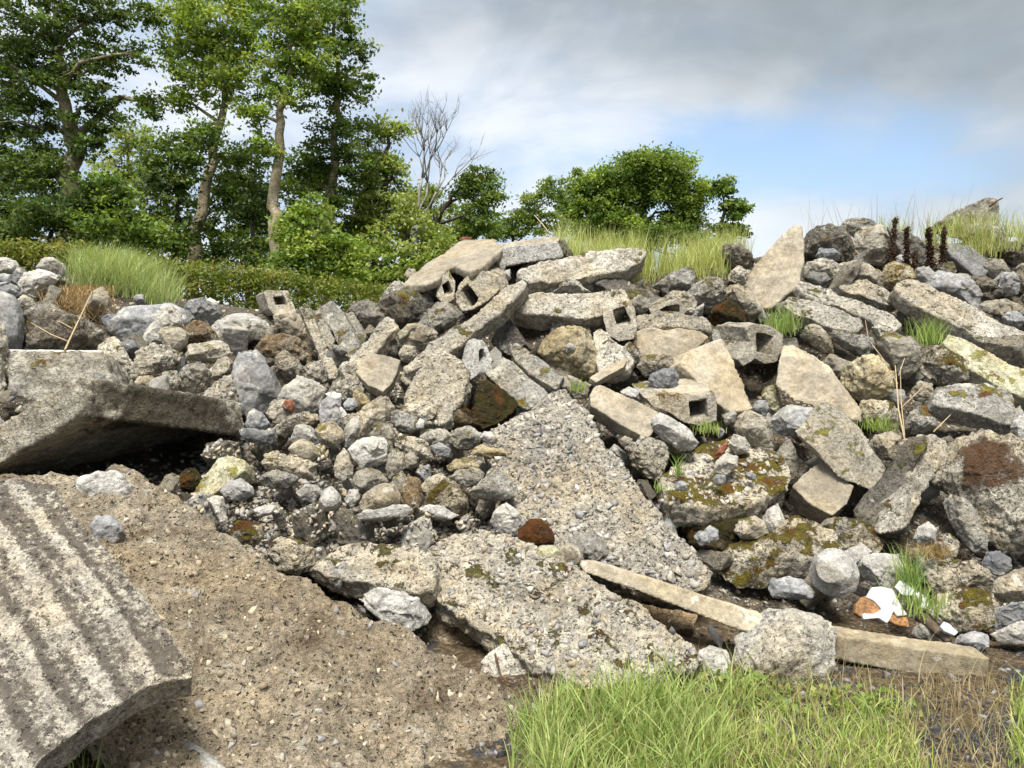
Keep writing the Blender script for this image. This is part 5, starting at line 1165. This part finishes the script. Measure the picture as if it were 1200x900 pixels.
# dead grass mat hanging over the dark block
rs = np.random.default_rng(5); Pt = []
for _ in range(1500):
    px = 92 + rs.normal() * 20; py = 345 + abs(rs.normal()) * 14 - 12
    Pt.append(P(px, py, YS(px, py) - 0.02 - rs.random() * 0.12))
o = blades('dead_grass', 'dead orange straw hanging over the dark block at left', Pt, -rs.uniform(-0.05, 0.16, len(Pt)), 0.004, (0.46, 0.33, 0.16), (0.30, 0.21, 0.11), 25, 1.6)
rs = np.random.default_rng(6); Pt = []
for _ in range(700):
    px = 1090 + rs.normal() * 13; py = 650 + rs.normal() * 5
    Pt.append(P(px, py, YS(px, py) - 0.26 - rs.random() * 0.06))
blades('dead_grass', 'yellow brown dead grass cushion above the dimpled rock', Pt, rs.uniform(-0.02, 0.07, len(Pt)), 0.0035, (0.36, 0.26, 0.08), (0.22, 0.13, 0.04), 26, 2.0)
# small green tufts between the stones: one thing each
def tuft(px, py, N, h, spread, label, lift, ca, cb, seed, name='grass_tuft'):
    rs = np.random.default_rng(seed); c = P(px, py, YS(px, py) - lift)
    Pt = rs.normal(size=(N, 3)) * spread; Pt[:, 2] *= 0.3
    o = blades(name, None, Pt, rs.uniform(0.35, 1.0, N) * h, 0.0055, ca, cb, seed, 0.6, kind=None); o.location = c
    if 'grass' in name: tag(o, label, 'grass tuft')
    else: o.name = 'weeds'; struct(o, 'stuff', label)
    return o
GA, GB = (0.17, 0.29, 0.055), (0.38, 0.46, 0.15)
tuft(1066, 694, 150, 0.30, 0.035, 'tall green grass tuft beside the broken white sink', 0.26, (0.13, 0.26, 0.07), GB, 31)
tuft(1078, 712, 160, 0.12, 0.07, 'low leafy weeds at the foot of the grass tuft beside the sink', 0.28, (0.16, 0.28, 0.05), GB, 32, 'weed_patch')
tuft(915, 388, 260, 0.26, 0.07, 'green grass tuft right of the tall upright slab', 0.22, GA, GB, 33)
tuft(1088, 402, 240, 0.26, 0.06, 'green grass tuft under the very long slab', 0.18, GA, GB, 34)
tuft(1030, 502, 160, 0.10, 0.06, 'bright green weeds beside the foot of the dead twigs', 0.12, (0.16, 0.26, 0.03), GB, 35, 'weed_patch')
tuft(830, 506, 130, 0.10, 0.05, 'small pale green weeds in front of the small hole block', 0.22, (0.26, 0.33, 0.10), GB, 36, 'weed_patch')
tuft(795, 556, 40, 0.17, 0.015, 'little grass sprig at the left of the mossy slab', 0.26, GA, GB, 37)
tuft(678, 458, 60, 0.10, 0.03, 'small weed on the grey lump left of the tan brick', 0.34, GA, GB, 38, 'weed_patch')
tuft(775, 575, 40, 0.07, 0.03, 'tiny weed at the left rim of the mossy slab', 0.26, GA, GB, 39, 'weed_patch')
tuft(120, 905, 110, 0.16, 0.10, 'grass blades in the dark gap under the striped slab', -0.1, (0.10, 0.19, 0.03), GB, 40)
tuft(460, 872, 25, 0.08, 0.008, 'lone thin weed sprouting from the crusted slab', 0.05, (0.34, 0.38, 0.12), GB, 41, 'weed_patch')
tuft(1140, 300, 300, 0.30, 0.10, 'yellowish grass tuft below the peak slab', 0.05, (0.26, 0.32, 0.09), (0.46, 0.45, 0.17), 42)

# ------------------------------------------------------------------ stalks, twigs, rods
def seed_stalk(px, top, bot, label, seed):
    rs = np.random.default_rng(seed); Y = YS(px, 318) - 0.1
    A = P(px + rs.uniform(-4, 4), bot, Y); B = P(px + rs.uniform(-7, 7), top + rs.uniform(-3, 8), Y + rs.uniform(-.1, .1)); base = A.copy()
    e = bpy.data.objects.new('dock_stalk', None); COL.objects.link(e); e.location = base
    tag(e, label, 'dead plant', 'dead dock stalks on the right crest')
    mb = MB(); mb.tube([A - base, (A + B) / 2 - base + rs.normal(size=3) * .01, B - base], [0.008, 0.007, 0.004]); mb.build('stem', 'dockbrown', e)
    nb = 0; Ns = 900; t = rs.uniform(0.10, 1.0, Ns); rr = rs.uniform(0.026, 0.042) * (1 - 0.5 * t) * (0.75 + 0.3 * np.sin(t * 19 + seed))
    pos = (A - base)[None] * (1 - t[:, None]) + (B - base)[None] * t[:, None] + rs.normal(size=(Ns, 3)) * rr[:, None] * 0.7
    VV = []; FF = []; Rm = rotm(rs, Ns)
    for i in range(Ns):
        V, Fc = CH[i % 8]; VV.append(V @ Rm[i].T * rs.uniform(0.008, 0.016) + pos[i]); FF.append(Fc + nb); nb += len(V)
    link('seed_head', fast_mesh('seed_head', np.concatenate(VV), np.concatenate(FF)), 'dockbrown', e)
for px, tp, bt, lb, sd in ((1043, 258, 318, 'leftmost tall dark brown dock stalk on the right crest', 1), (1065, 262, 318, 'dark brown dock stalk right of the leftmost one, by the pale grey rock', 2),
                           (1076, 290, 322, 'short dark brown dock stalk between the taller ones', 3), (1088, 260, 316, 'dark brown dock stalk left of the rightmost one', 4), (1102, 264, 314, 'rightmost tall dark brown dock stalk on the crest', 5)):
    seed_stalk(px, tp, bt, lb, sd)
def twig(name, label, cat, mat, path, r, lift, extra=()):
    c = P(path[0][0], path[0][1], YS(*path[0]) - lift); mb = MB()
    def pth(pp): return [P(a, b, YS(a, b) - lift) - 0 for a, b in pp]
    w = pth(path); mb.tube(w, np.linspace(r, r * .5, len(w)))
    for ex in extra: w = pth(ex); mb.tube(w, np.linspace(r * .7, r * .3, len(w)))
    tag(mb.build(name, mat, None, c), label, cat)
twig('dead_twig', 'pale dead twig stems standing among rocks at the right', 'twig', 'drystalk', [(1060, 515), (1053, 480), (1050, 440), (1049, 428)], 0.006, 0.3, [[(1060, 510), (1056, 470), (1055, 430)], [(1052, 450), (1038, 425), (1018, 398), (1014, 375)], [(1053, 440), (1060, 420), (1063, 405)], [(1056, 478), (1075, 460), (1086, 448)]])
twig('dry_stalk', 'long pale dry stalk leaning in front of the dark block at left', 'twig', 'drystalk', [(76, 410), (90, 380), (108, 342)], 0.007, 0.22, [[(80, 400), (60, 392), (36, 378)], [(85, 385), (72, 378), (60, 374)]])
twig('rusty_rod', 'bent rusty iron rod on the pale chunk at the end of the crusted slab', 'metal rod', 'rust', [(579, 762), (584, 780), (587, 792), (592, 798), (603, 802)], 0.006, 0.12)
twig('rusty_rod', 'short iron rod end sticking out of the peak slab', 'metal rod', 'rust', [(1160, 242), (1169, 235), (1175, 232)], 0.012, 0.02)
twig('clay_pipe', 'brown pipe lying behind the broad lintel', 'pipe', 'timber', [(1078, 722), (1092, 734), (1112, 752)], 0.035, 0.16)
twig('pale_stick', 'thin white stick crossing the black gap at right', 'twig', 'drystalk', [(1094, 506), (1104, 496), (1114, 486)], 0.005, 0.3)
twig('dead_twig', 'slender dead stick leaning on the crest grass', 'twig', 'drystalk', [(645, 275), (635, 262), (626, 252)], 0.008, -0.6)
# ------------------------------------------------------------------ trees
def leaves(name, centres, radii, N_each, size, palette, seed, parent, loc, sun=0.35):
    rs = np.random.default_rng(seed); C_ = []; K = []; pal = np.array(palette)
    for c, r, ne in zip(centres, radii, N_each):
        p = rs.normal(size=(ne, 3)) * np.asarray(r)[None] * np.array([0.5, 0.5, 0.42]); C_.append(p + c)
        col = pal[rs.integers(len(pal))] * rs.uniform(0.8, 1.2); K.append(np.repeat(col[None], ne, 0) * rs.uniform(0.8, 1.2, (ne, 1)))
    C_ = np.concatenate(C_) - np.asarray(loc); K = np.concatenate(K); N = len(C_)
    nrm = rs.normal(size=(N, 3)) + np.array([0, -0.1, 0.7]); nrm /= np.linalg.norm(nrm, axis=1)[:, None]
    a = np.cross(nrm, rs.normal(size=(N, 3))); a /= np.linalg.norm(a, axis=1)[:, None]; b = np.cross(nrm, a)
    L = (size * rs.uniform(0.6, 1.4, N))[:, None]; Wd = L * 0.55
    V = np.stack([C_ - a * L * .5, C_ + b * Wd * .5, C_ + a * L * .5 - nrm * L * 0.15, C_ - b * Wd * .5], 1)
    return link(name, fast_mesh(name, V.reshape(-1, 3), np.arange(N * 4).reshape(N, 4), np.repeat(K, 4, 0)), 'leaf', parent)
LDARK = [(0.075, 0.125, 0.030), (0.10, 0.155, 0.036), (0.06, 0.10, 0.026), (0.14, 0.19, 0.05)]
LMID = [(0.125, 0.20, 0.04), (0.165, 0.245, 0.048), (0.095, 0.16, 0.034), (0.22, 0.29, 0.065)]
LBRIGHT = [(0.205, 0.30, 0.05), (0.26, 0.35, 0.06), (0.15, 0.235, 0.045), (0.33, 0.40, 0.10)]
LYEL = [(0.27, 0.33, 0.08), (0.23, 0.29, 0.07), (0.33, 0.38, 0.12), (0.19, 0.25, 0.06)]
def tree(label, Y, trunk, blobs, pal, seed, mat='bark', name='tree', size=0.125, dens=1.0, clump=0.36, group=None, fz=0.5, cat='tree', zground=0.0, twigs=True):
    rs = np.random.default_rng(seed); tr = random.Random(seed)
    W = [P(a, b, Y) for a, b, r in trunk]; rad = [r for a, b, r in trunk]
    base = np.array([W[0][0], W[0][1], zground])
    e = bpy.data.objects.new(name, None); COL.objects.link(e); e.location = base; tag(e, label, cat, group)
    W = [base] + W; rad = [rad[0] * 1.25] + rad
    # smooth the trunk line
    PT = []; RD = []
    for i in range(len(W) - 1):
        for k in range(4):
            t = k / 4; PT.append(W[i] * (1 - t) + W[i + 1] * t + rs.normal(size=3) * 0.055 * min(1, i)); RD.append(rad[i] * (1 - t) + rad[i + 1] * t)
    PT.append(W[-1]); RD.append(rad[-1])
    mb = MB(); mb.tube([p - base for p in PT], RD, 8)
    cs = []; rr = []; ne = []
    for (bx, by, rx, ry, n) in blobs:
        rx *= 1.15; ry *= 1.15; n = int(n * 1.9) + 1
        c = P(bx, by, Y) + np.array([0, rs.uniform(-0.25, 0.25) * rx / 900 * Y, 0]); R3 = np.array([rx, rx * 0.9, ry]) / 900 * Y
        # limb from the trunk
        below = [i for i, p in enumerate(PT) if p[2] < c[2] + 0.3 and i > 3] or [len(PT) - 1]
        i0 = min(below, key=lambda i: np.linalg.norm(PT[i] - c) + 0.9 * abs(PT[i][2] - (c[2] - 0.5 * np.linalg.norm((PT[i] - c)[:2]))))
        s = PT[i0]; r0 = min(RD[i0] * 0.6, 0.05 + 0.035 * np.linalg.norm(c - s))
        mid = (s + c) / 2 + rs.normal(size=3) * 0.12 * np.linalg.norm(c - s) + np.array([0, 0, 0.1 * np.linalg.norm(c - s)])
        q = [s, s * .6 + mid * .4, mid, mid * .5 + c * .5 + rs.normal(size=3) * .08, c]
        mb.tube([p - base for p in q], [r0, r0 * .8, r0 * .6, r0 * .45, r0 * .25], 6)
        for k in range(n):
            d = rs.normal(size=3); d /= np.linalg.norm(d); u = rs.random() ** 0.4
            cc = c + d * R3 * u
            if twigs and k % 2 == 0:
                m_ = (c + cc) / 2 + rs.normal(size=3) * 0.1 * np.linalg.norm(cc - c)
                st = c if rs.random() < .5 else q[3]
                mb.tube([st - base, m_ - base, cc - base], [r0 * .28, r0 * .18, 0.008], 4)
            cs.append(cc); rr.append(np.array([clump, clump, clump * fz]) * rs.uniform(0.5, 1.4)); ne.append(int(60 * dens * rs.uniform(0.6, 1.3)))
    mb.build('trunk', mat, e)
    if cs: leaves('crown', cs, rr, ne, size, pal, seed, e, base)
    return e

YT = 24.0
# tall ash trees, left
tree('tall dark leaved tree with forked mossy trunk at the far left', YT, [(78, 285, .33), (76, 250, .30), (79, 210, .28), (88, 178, .26), (76, 120, .18), (68, 60, .12), (66, 10, .07)],
     [(35, 30, 50, 34, 26), (95, 20, 45, 32, 22), (20, 95, 42, 32, 22), (100, 90, 34, 36, 18), (58, 60, 40, 30, 18), (115, 130, 26, 30, 12), (35, 150, 48, 34, 26), (15, 215, 44, 36, 26), (50, 210, 34, 40, 20), (100, 165, 26, 26, 10), (150, 15, 26, 16, 9), (178, 118, 13, 20, 6), (166, 62, 14, 10, 3), (132, 70, 18, 20, 6), (60, -30, 60, 30, 20), (-20, 60, 45, 60, 22), (-30, 170, 40, 60, 22), (8, 270, 30, 26, 12)], LDARK + LMID[:1], 1, size=0.135)
tree('tall bright green ash tree with pale trunk, second from the left', YT + 1, [(226, 330, .22), (230, 280, .2), (238, 235, .18), (252, 180, .15), (263, 118, .11), (262, 60, .07)],
     [(225, 40, 34, 30, 24), (265, 30, 42, 30, 28), (240, 80, 38, 26, 22), (290, 60, 28, 28, 16), (270, 105, 34, 22, 16), (212, 120, 18, 18, 7), (205, 15, 22, 20, 9), (255, -20, 50, 26, 20)], LBRIGHT, 2, size=0.13)
tree('tall ash tree with a bare mottled trunk and high crown, third from the left', YT - 1, [(318, 335, .2), (322, 285, .19), (324, 240, .17), (327, 170, .14), (334, 120, .11), (340, 80, .08), (344, 40, .05)],
     [(345, 40, 34, 32, 24), (325, 75, 30, 24, 14), (362, 75, 22, 28, 12), (340, 110, 30, 16, 8), (300, 130, 20, 14, 6), (355, 5, 30, 24, 14), (312, 175, 15, 14, 4), (318, 10, 22, 24, 10)], LBRIGHT + LMID, 3, size=0.13)
tree('tall dark ash tree at the right edge of the tall left group', YT + 1, [(382, 300, .17), (386, 250, .16), (391, 190, .13), (394, 140, .1), (394, 80, .07), (392, 20, .05)],
     [(385, 40, 28, 36, 20), (408, 95, 28, 26, 18), (378, 105, 24, 22, 12), (400, 150, 32, 22, 16), (372, 190, 22, 24, 14), (412, 190, 22, 20, 12), (398, 15, 22, 22, 10), (360, 205, 22, 22, 12), (420, 60, 10, 16, 4), (400, 230, 18, 16, 6)], LDARK + LMID, 4, size=0.13)
tree('slender yellow green tree with sparse crown right of the tall group', YT + 2, [(452, 335, .15), (452, 290, .14), (452, 250, .12), (452, 200, .09), (455, 160, .05)],
     [(452, 155, 20, 16, 10), (446, 190, 20, 20, 9), (462, 205, 18, 20, 8), (440, 230, 22, 20, 8), (468, 150, 9, 8, 3), (464, 245, 20, 20, 8), (436, 270, 20, 16, 7)], LYEL + LBRIGHT, 5, mat='barkdark', size=0.135, dens=0.8)
tree('dark crowned tree leaning right beside the bare tree', YT + 2, [(488, 320, .15), (500, 285, .12), (515, 255, .1), (528, 232, .08), (538, 222, .05)],
     [(560, 210, 18, 13, 12), (548, 222, 15, 14, 8), (576, 225, 14, 12, 7), (566, 240, 14, 10, 5), (562, 262, 14, 12, 7)], LMID + LDARK, 6, mat='barkdark', size=0.13)
tree('thin straight young tree behind the roof slab', YT + 4, [(549, 285, .08), (551, 260, .07), (553, 240, .05)], [(556, 250, 14, 14, 6), (570, 270, 16, 10, 7), (545, 272, 12, 12, 5)], LMID, 7, mat='barkdark', size=0.13)
tree('slim thin trunked tree between the dark ash and the yellow green tree', YT + 3, [(424, 330, .11), (428, 280, .1), (432, 235, .07), (436, 195, .04)],
     [(434, 190, 14, 16, 6), (424, 215, 16, 14, 6), (444, 228, 14, 14, 5), (420, 250, 16, 14, 6), (440, 262, 16, 14, 6)], LYEL + LMID, 31, mat='barkdark', dens=0.8)
tree('slim dark stemmed tree in the light thicket beneath the bare tree', YT + 1, [(470, 335, .1), (473, 300, .09), (478, 265, .06), (482, 240, .04)],
     [(482, 240, 15, 12, 5), (468, 258, 16, 13, 6), (492, 262, 16, 13, 6), (505, 285, 16, 14, 6)], LYEL, 32, mat='barkdark', dens=0.8)
tree('lacy yellow green tree whose leaves show behind the bare branches', YT + 5, [(508, 335, .12), (510, 290, .1), (507, 255, .07), (505, 235, .04)],
     [(500, 235, 15, 13, 6), (520, 250, 16, 13, 7), (484, 236, 14, 13, 5), (538, 268, 14, 10, 5), (510, 280, 20, 14, 9), (546, 288, 14, 10, 5), (480, 268, 16, 14, 6), (465, 232, 12, 14, 4)], LYEL + LBRIGHT, 33, mat='barkdark', dens=0.85)
# bare tree: limbs and twigs only
def bare_tree(label, Y, base_px, top_py, seed):
    tr = random.Random(seed); a = P(base_px, 300, Y); base = np.array([a[0], a[1], 0])
    e = None
    mb = MB()
    def grow(p, d, L, r, lev):
        q = [p]
        for k in range(3):
            d = norm(d + np.array([tr.gauss(0, .13), tr.gauss(0, .13), 0.05])); q.append(q[-1] + d * L / 3)
        mb.tube([x - base for x in q], [r, r * .85, r * .7, r * .55], 5 if lev < 2 else 4)
        if lev >= 5: return
        for _ in range(3 if lev in (1, 2, 3) else 2):
            nd = norm(d + np.array([tr.gauss(0, .42), tr.gauss(0, .42), tr.gauss(0.08, .22)])); grow(q[tr.choice((2, 3, 3))], nd, L * tr.uniform(.62, .85), r * .58, lev + 1)
    mb.tube([np.zeros(3), P(base_px, 275, Y) - base, P(base_px + 3, 255, Y) - base], [.16, .14, .11], 7)
    s = P(base_px + 3, 255, Y)
    grow(s, np.array([0.15, 0, 1]), 1.35, .075, 0); grow(s, np.array([-0.6, 0.1, 1]), 1.3, .05, 1); grow(s, np.array([0.6, 0.2, 1]), 1.3, .05, 1); grow(s - np.array([0, 0, .3]), np.array([0.7, -0.1, .9]), 1.35, .055, 1)
    bt = mb.build('bare_tree', 'barkgrey'); bt.location = base; tag(bt, label, 'tree')
bare_tree('leafless grey tree with fine twigs left of the roof slab', YT + 2, 485, 180, 4)
# understorey shrubs
def shrub(label, Y, blobs, pal, seed, name='shrub', size=0.13, **kw):
    bx = blobs[0]
    return tree(label, Y, [(bx[0], 335, .09), (bx[0], bx[1] + 10, .06)], blobs, pal, seed, mat='barkdark', name=name, size=size, cat='shrub', **kw)
shrub('dark leafy shrub mass at the foot of the far left tree', YT - 3, [(60, 262, 44, 26, 30), (20, 290, 40, 20, 20), (105, 240, 30, 28, 18), (110, 280, 30, 20, 16)], LDARK, 11)
shrub('green leafy shrub between the two left trunks', YT - 3, [(140, 262, 40, 26, 30), (120, 225, 26, 22, 14), (165, 280, 30, 20, 18)], LMID + LBRIGHT[:1], 12)
shrub('dark shrub behind the second trunk from the left', YT - 1, [(205, 190, 34, 28, 26), (190, 230, 32, 26, 22), (240, 165, 26, 24, 14), (195, 275, 34, 26, 22)], LDARK + LMID, 13)
shrub('yellow green tree behind the gap in the left trees', YT + 10, [(150, 160, 24, 16, 18), (140, 195, 28, 20, 18), (165, 215, 22, 18, 10)], LYEL, 14, name='pale_tree')
shrub('leafy shrub around the second trunk from the left', YT + 2.5, [(250, 255, 30, 26, 18), (262, 215, 24, 24, 12), (275, 290, 30, 22, 18), (225, 300, 34, 16, 14)], LMID, 15)
shrub('bright green shrub right of the bare mottled trunk', YT - 3, [(355, 275, 26, 26, 26), (385, 290, 26, 24, 22), (345, 310, 30, 18, 18), (405, 305, 20, 20, 14), (365, 245, 18, 16, 8)], LBRIGHT, 16)
shrub('dark shrub in the gap left of the bare mottled trunk', YT, [(295, 250, 22, 26, 16), (300, 300, 24, 24, 16), (290, 215, 16, 14, 5)], LDARK, 17)
shrub('yellow green sunlit thicket behind the dark concrete lumps', YT - 1, [(440, 290, 24, 20, 9), (425, 312, 24, 20, 10), (470, 298, 20, 22, 8), (515, 290, 16, 18, 6), (455, 322, 30, 14, 10), (492, 310, 20, 16, 7)], LYEL + LBRIGHT, 18, dens=0.8)
shrub('low shrub left of the rounded right tree', 34, [(600, 262, 26, 14, 18), (630, 245, 22, 16, 16), (585, 272, 18, 10, 10), (655, 225, 18, 14, 12), (640, 265, 30, 14, 16)], LMID + LYEL[:1], 19)
tree('large rounded green tree standing behind the crest grass', 38.0, [(758, 300, .3), (757, 270, .28), (754, 250, .24), (752, 230, .16), (756, 205, .1)],
     [(740, 205, 34, 18, 34), (780, 200, 34, 16, 34), (715, 222, 26, 18, 24), (700, 240, 26, 18, 22), (803, 222, 24, 18, 20), (760, 190, 30, 12, 20), (750, 228, 34, 14, 18), (812, 246, 13, 14, 9), (690, 260, 24, 16, 16), (795, 248, 22, 14, 12), (725, 258, 24, 14, 12), (805, 268, 16, 14, 8), (680, 215, 14, 12, 8), (735, 272, 30, 12, 12), (775, 266, 30, 12, 12), (700, 275, 22, 12, 9), (665, 250, 16, 14, 8)], LMID[1:] + LBRIGHT[:3], 20, mat='barkdark', size=0.17, clump=0.5, dens=1.7, fz=0.8, name='round_tree')
shrub('dark shrub below the rounded right tree', 36, [(780, 275, 34, 14, 18), (740, 280, 34, 12, 16), (820, 285, 24, 12, 12)], LDARK + LMID, 21)
tree('small narrow tree right of the rounded tree', 37, [(842, 300, .12), (845, 265, .1), (848, 235, .06)], [(847, 222, 12, 13, 8), (856, 248, 14, 10, 8), (850, 270, 18, 10, 8), (866, 240, 8, 7, 3), (866, 275, 8, 8, 3)], LMID, 22, mat='barkdark', size=0.2, name='narrow_tree')
shrub('dark green shrub filling the gap right of the second trunk', YT + 2, [(290, 225, 26, 24, 16), (275, 195, 18, 16, 8), (300, 275, 22, 24, 14), (335, 225, 16, 18, 6)], LMID, 23)
shrub('mid green shrub behind the dark ash tree at the right of the tall group', YT + 3, [(415, 265, 24, 24, 16), (375, 230, 22, 18, 10), (430, 225, 16, 20, 7), (400, 290, 26, 20, 14)], LMID + LYEL, 24)
shrub('dark green shrub at the very left edge below the tall tree', YT - 2, [(5, 250, 34, 30, 22), (30, 200, 20, 26, 10), (-20, 290, 30, 20, 14)], LDARK, 25)
shrub('light green bush at the foot of the leaning tree behind roof slab', YT - 1, [(520, 300, 20, 14, 10), (470, 325, 30, 12, 10), (430, 330, 30, 12, 10), (395, 330, 26, 12, 10)], LYEL + LBRIGHT, 26)
shrub('hazy yellow green foliage filling in around the bare tree', YT + 4, [(475, 262, 22, 16, 8), (470, 225, 14, 16, 4), (505, 222, 12, 12, 3), (440, 210, 18, 20, 6), (505, 258, 18, 16, 7), (450, 250, 20, 18, 8), (535, 278, 18, 12, 6), (420, 270, 22, 18, 9), (490, 285, 26, 16, 9)], LYEL + LBRIGHT[:1], 27, dens=0.8)
shrub('tall dark foliage behind the bare mottled trunk', YT + 4, [(300, 180, 26, 24, 12), (330, 260, 26, 24, 14), (355, 200, 20, 20, 8), (285, 235, 20, 22, 10)], LDARK + LMID, 28)
# hedge
rs = np.random.default_rng(77); cs = []; rr = []; ne = []
Yh = 19.0
for px in np.arange(-60, 470, 5.0):
    for k in range(7):
        tp = np.interp(px, [-60, 0, 80, 190, 300, 400, 470], [284, 286, 290, 306, 318, 334, 342]); py = tp + rs.random() ** 1.4 * 50
        cs.append(P(px + rs.uniform(-4, 4), py, Yh + rs.uniform(-0.6, 0.6))); rr.append(np.array([.32, .32, .22]) * rs.uniform(.7, 1.3)); ne.append(int(rs.uniform(25, 50)))
e = bpy.data.objects.new('hedge', None); COL.objects.link(e); b0 = np.array([P(200, 390, Yh)[0], Yh, 0.0]); e.location = b0
tag(e, 'long low olive green hedge running below the left trees', 'hedge')
leaves('foliage', cs, rr, ne, 0.10, [(0.16, 0.20, 0.036), (0.20, 0.235, 0.045), (0.12, 0.165, 0.03), (0.25, 0.24, 0.07)], 77, e, b0)
mb = MB()
for px in np.arange(-50, 470, 14): 
    p = P(px, 390, Yh); mb.tube([np.array([p[0], Yh, 0]) - b0, np.array([p[0] + .1, Yh, 1.6]) - b0, np.array([p[0] - .05, Yh, 2.3]) - b0], [.05, .04, .02], 5)
mb.build('stems', 'barkdark', e)

# ------------------------------------------------------------------ sky and light
SUN_EL, SUN_AZ = math.radians(66), math.radians(184)     # azimuth from +Y towards +X: behind the standpoint, a little left
w = bpy.data.worlds.new("World"); scene.world = w; w.use_nodes = True
n = NT(w.node_tree); n.n.clear()
sky = n.new('ShaderNodeTexSky', sky_type='NISHITA', sun_disc=False, sun_elevation=SUN_EL, sun_rotation=SUN_AZ)
bg1 = n.new('ShaderNodeBackground', ins={'Strength': 0.10}); n.l.new(sky.outputs[0], bg1.inputs['Color'])
tc = n.new('ShaderNodeTexCoord'); sx = n.new('ShaderNodeSeparateXYZ'); n.l.new(tc.outputs['Generated'], sx.inputs[0])
X, Yc, Z = sx.outputs
zc = n.math('ADD', n.math('MAXIMUM', Z, 0.0), 0.12)
cx = n.math('DIVIDE', X, zc); cy = n.math('DIVIDE', Yc, zc)
cv = n.new('ShaderNodeCombineXYZ'); n.l.new(cx, cv.inputs[0]); n.l.new(cy, cv.inputs[1])
cm_ = n.new('ShaderNodeVectorMath', operation='MULTIPLY'); n.l.new(tc.outputs['Generated'], cm_.inputs[0]); cm_.inputs[1].default_value = (1.0, 1.0, 2.0)
big = n.noise(cm_.outputs[0], 2.1, 4, 0.5, 0.2)
fine = n.noise(cm_.outputs[0], 4.2, 5, 0.55, 0.3)
# sheet of darker cloud high up, thinner cloud near the horizon, a blue opening low in the right
hgt = n.math('ADD', n.math('ADD', Z, n.math('MULTIPLY', X, 0.42)), n.math('MULTIPLY_ADD', big, 0.5, -0.25))
sheet = n.smooth(hgt, 0.25, 0.50)
bright_over = n.smooth(Z, 0.45, 0.85)
c_low = n.mix(n.smooth(fine, 0.35, 0.65), (0.52, 0.63, 0.78), (0.88, 0.92, 0.97))
c_dark = n.mix(n.smooth(fine, 0.3, 0.7), (0.32, 0.355, 0.365), (0.49, 0.52, 0.53))
ccol = n.mix(sheet, c_low, c_dark)
ccol = n.mix(bright_over, ccol, (0.85, 0.85, 0.84))
# blue opening
ax = n.math('DIVIDE', X, n.math('MAXIMUM', Yc, 0.05)); az = n.math('DIVIDE', Z, n.math('MAXIMUM', Yc, 0.05))
dx = n.math('DIVIDE', n.math('SUBTRACT', ax, 0.32), 0.36); dz = n.math('DIVIDE', n.math('SUBTRACT', az, 0.22), 0.085)
dist = n.math('ADD', n.math('MULTIPLY', dx, dx), n.math('MULTIPLY', dz, dz))
dist = n.math('ADD', dist, n.math('MULTIPLY_ADD', fine, 4.0, -2.0))
gap = n.math('MULTIPLY', n.smooth(dist, 1.6, -0.6), n.smooth(Yc, 0.1, 0.3))
ccol = n.mix(n.math('MULTIPLY', gap, 0.75), ccol, (0.36, 0.57, 0.86))
bg2 = n.new('ShaderNodeBackground', ins={'Strength': 0.48}); n.l.new(ccol, bg2.inputs['Color'])
cover = n.math('SUBTRACT', 0.92, n.math('MULTIPLY', gap, 0.5))
ms = n.new('ShaderNodeMixShader'); n.l.new(cover, ms.inputs[0]); n.l.new(bg1.outputs[0], ms.inputs[1]); n.l.new(bg2.outputs[0], ms.inputs[2])
wo = n.new('ShaderNodeOutputWorld'); n.l.new(ms.outputs[0], wo.inputs[0])
sd = bpy.data.lights.new('sun', 'SUN'); so = bpy.data.objects.new('sun', sd); COL.objects.link(so)
sd.energy = 3.1; sd.angle = math.radians(21); sd.color = (1.0, 0.955, 0.88)
dirv = Vector((math.sin(SUN_AZ) * math.cos(SUN_EL), math.cos(SUN_AZ) * math.cos(SUN_EL), math.sin(SUN_EL)))
so.rotation_euler = dirv.to_track_quat('Z', 'Y').to_euler()
so.location = (0, 0, 30)
vs = scene.view_settings; scene.display_settings.display_device = 'sRGB'
vs.view_transform = 'Standard'; vs.look = 'None'; vs.gamma = 1.0; vs.use_curve_mapping = False; vs.exposure = 1.2
scene.cycles.max_bounces = 6; scene.cycles.diffuse_bounces = 3; scene.cycles.transmission_bounces = 2; scene.cycles.use_denoising = True
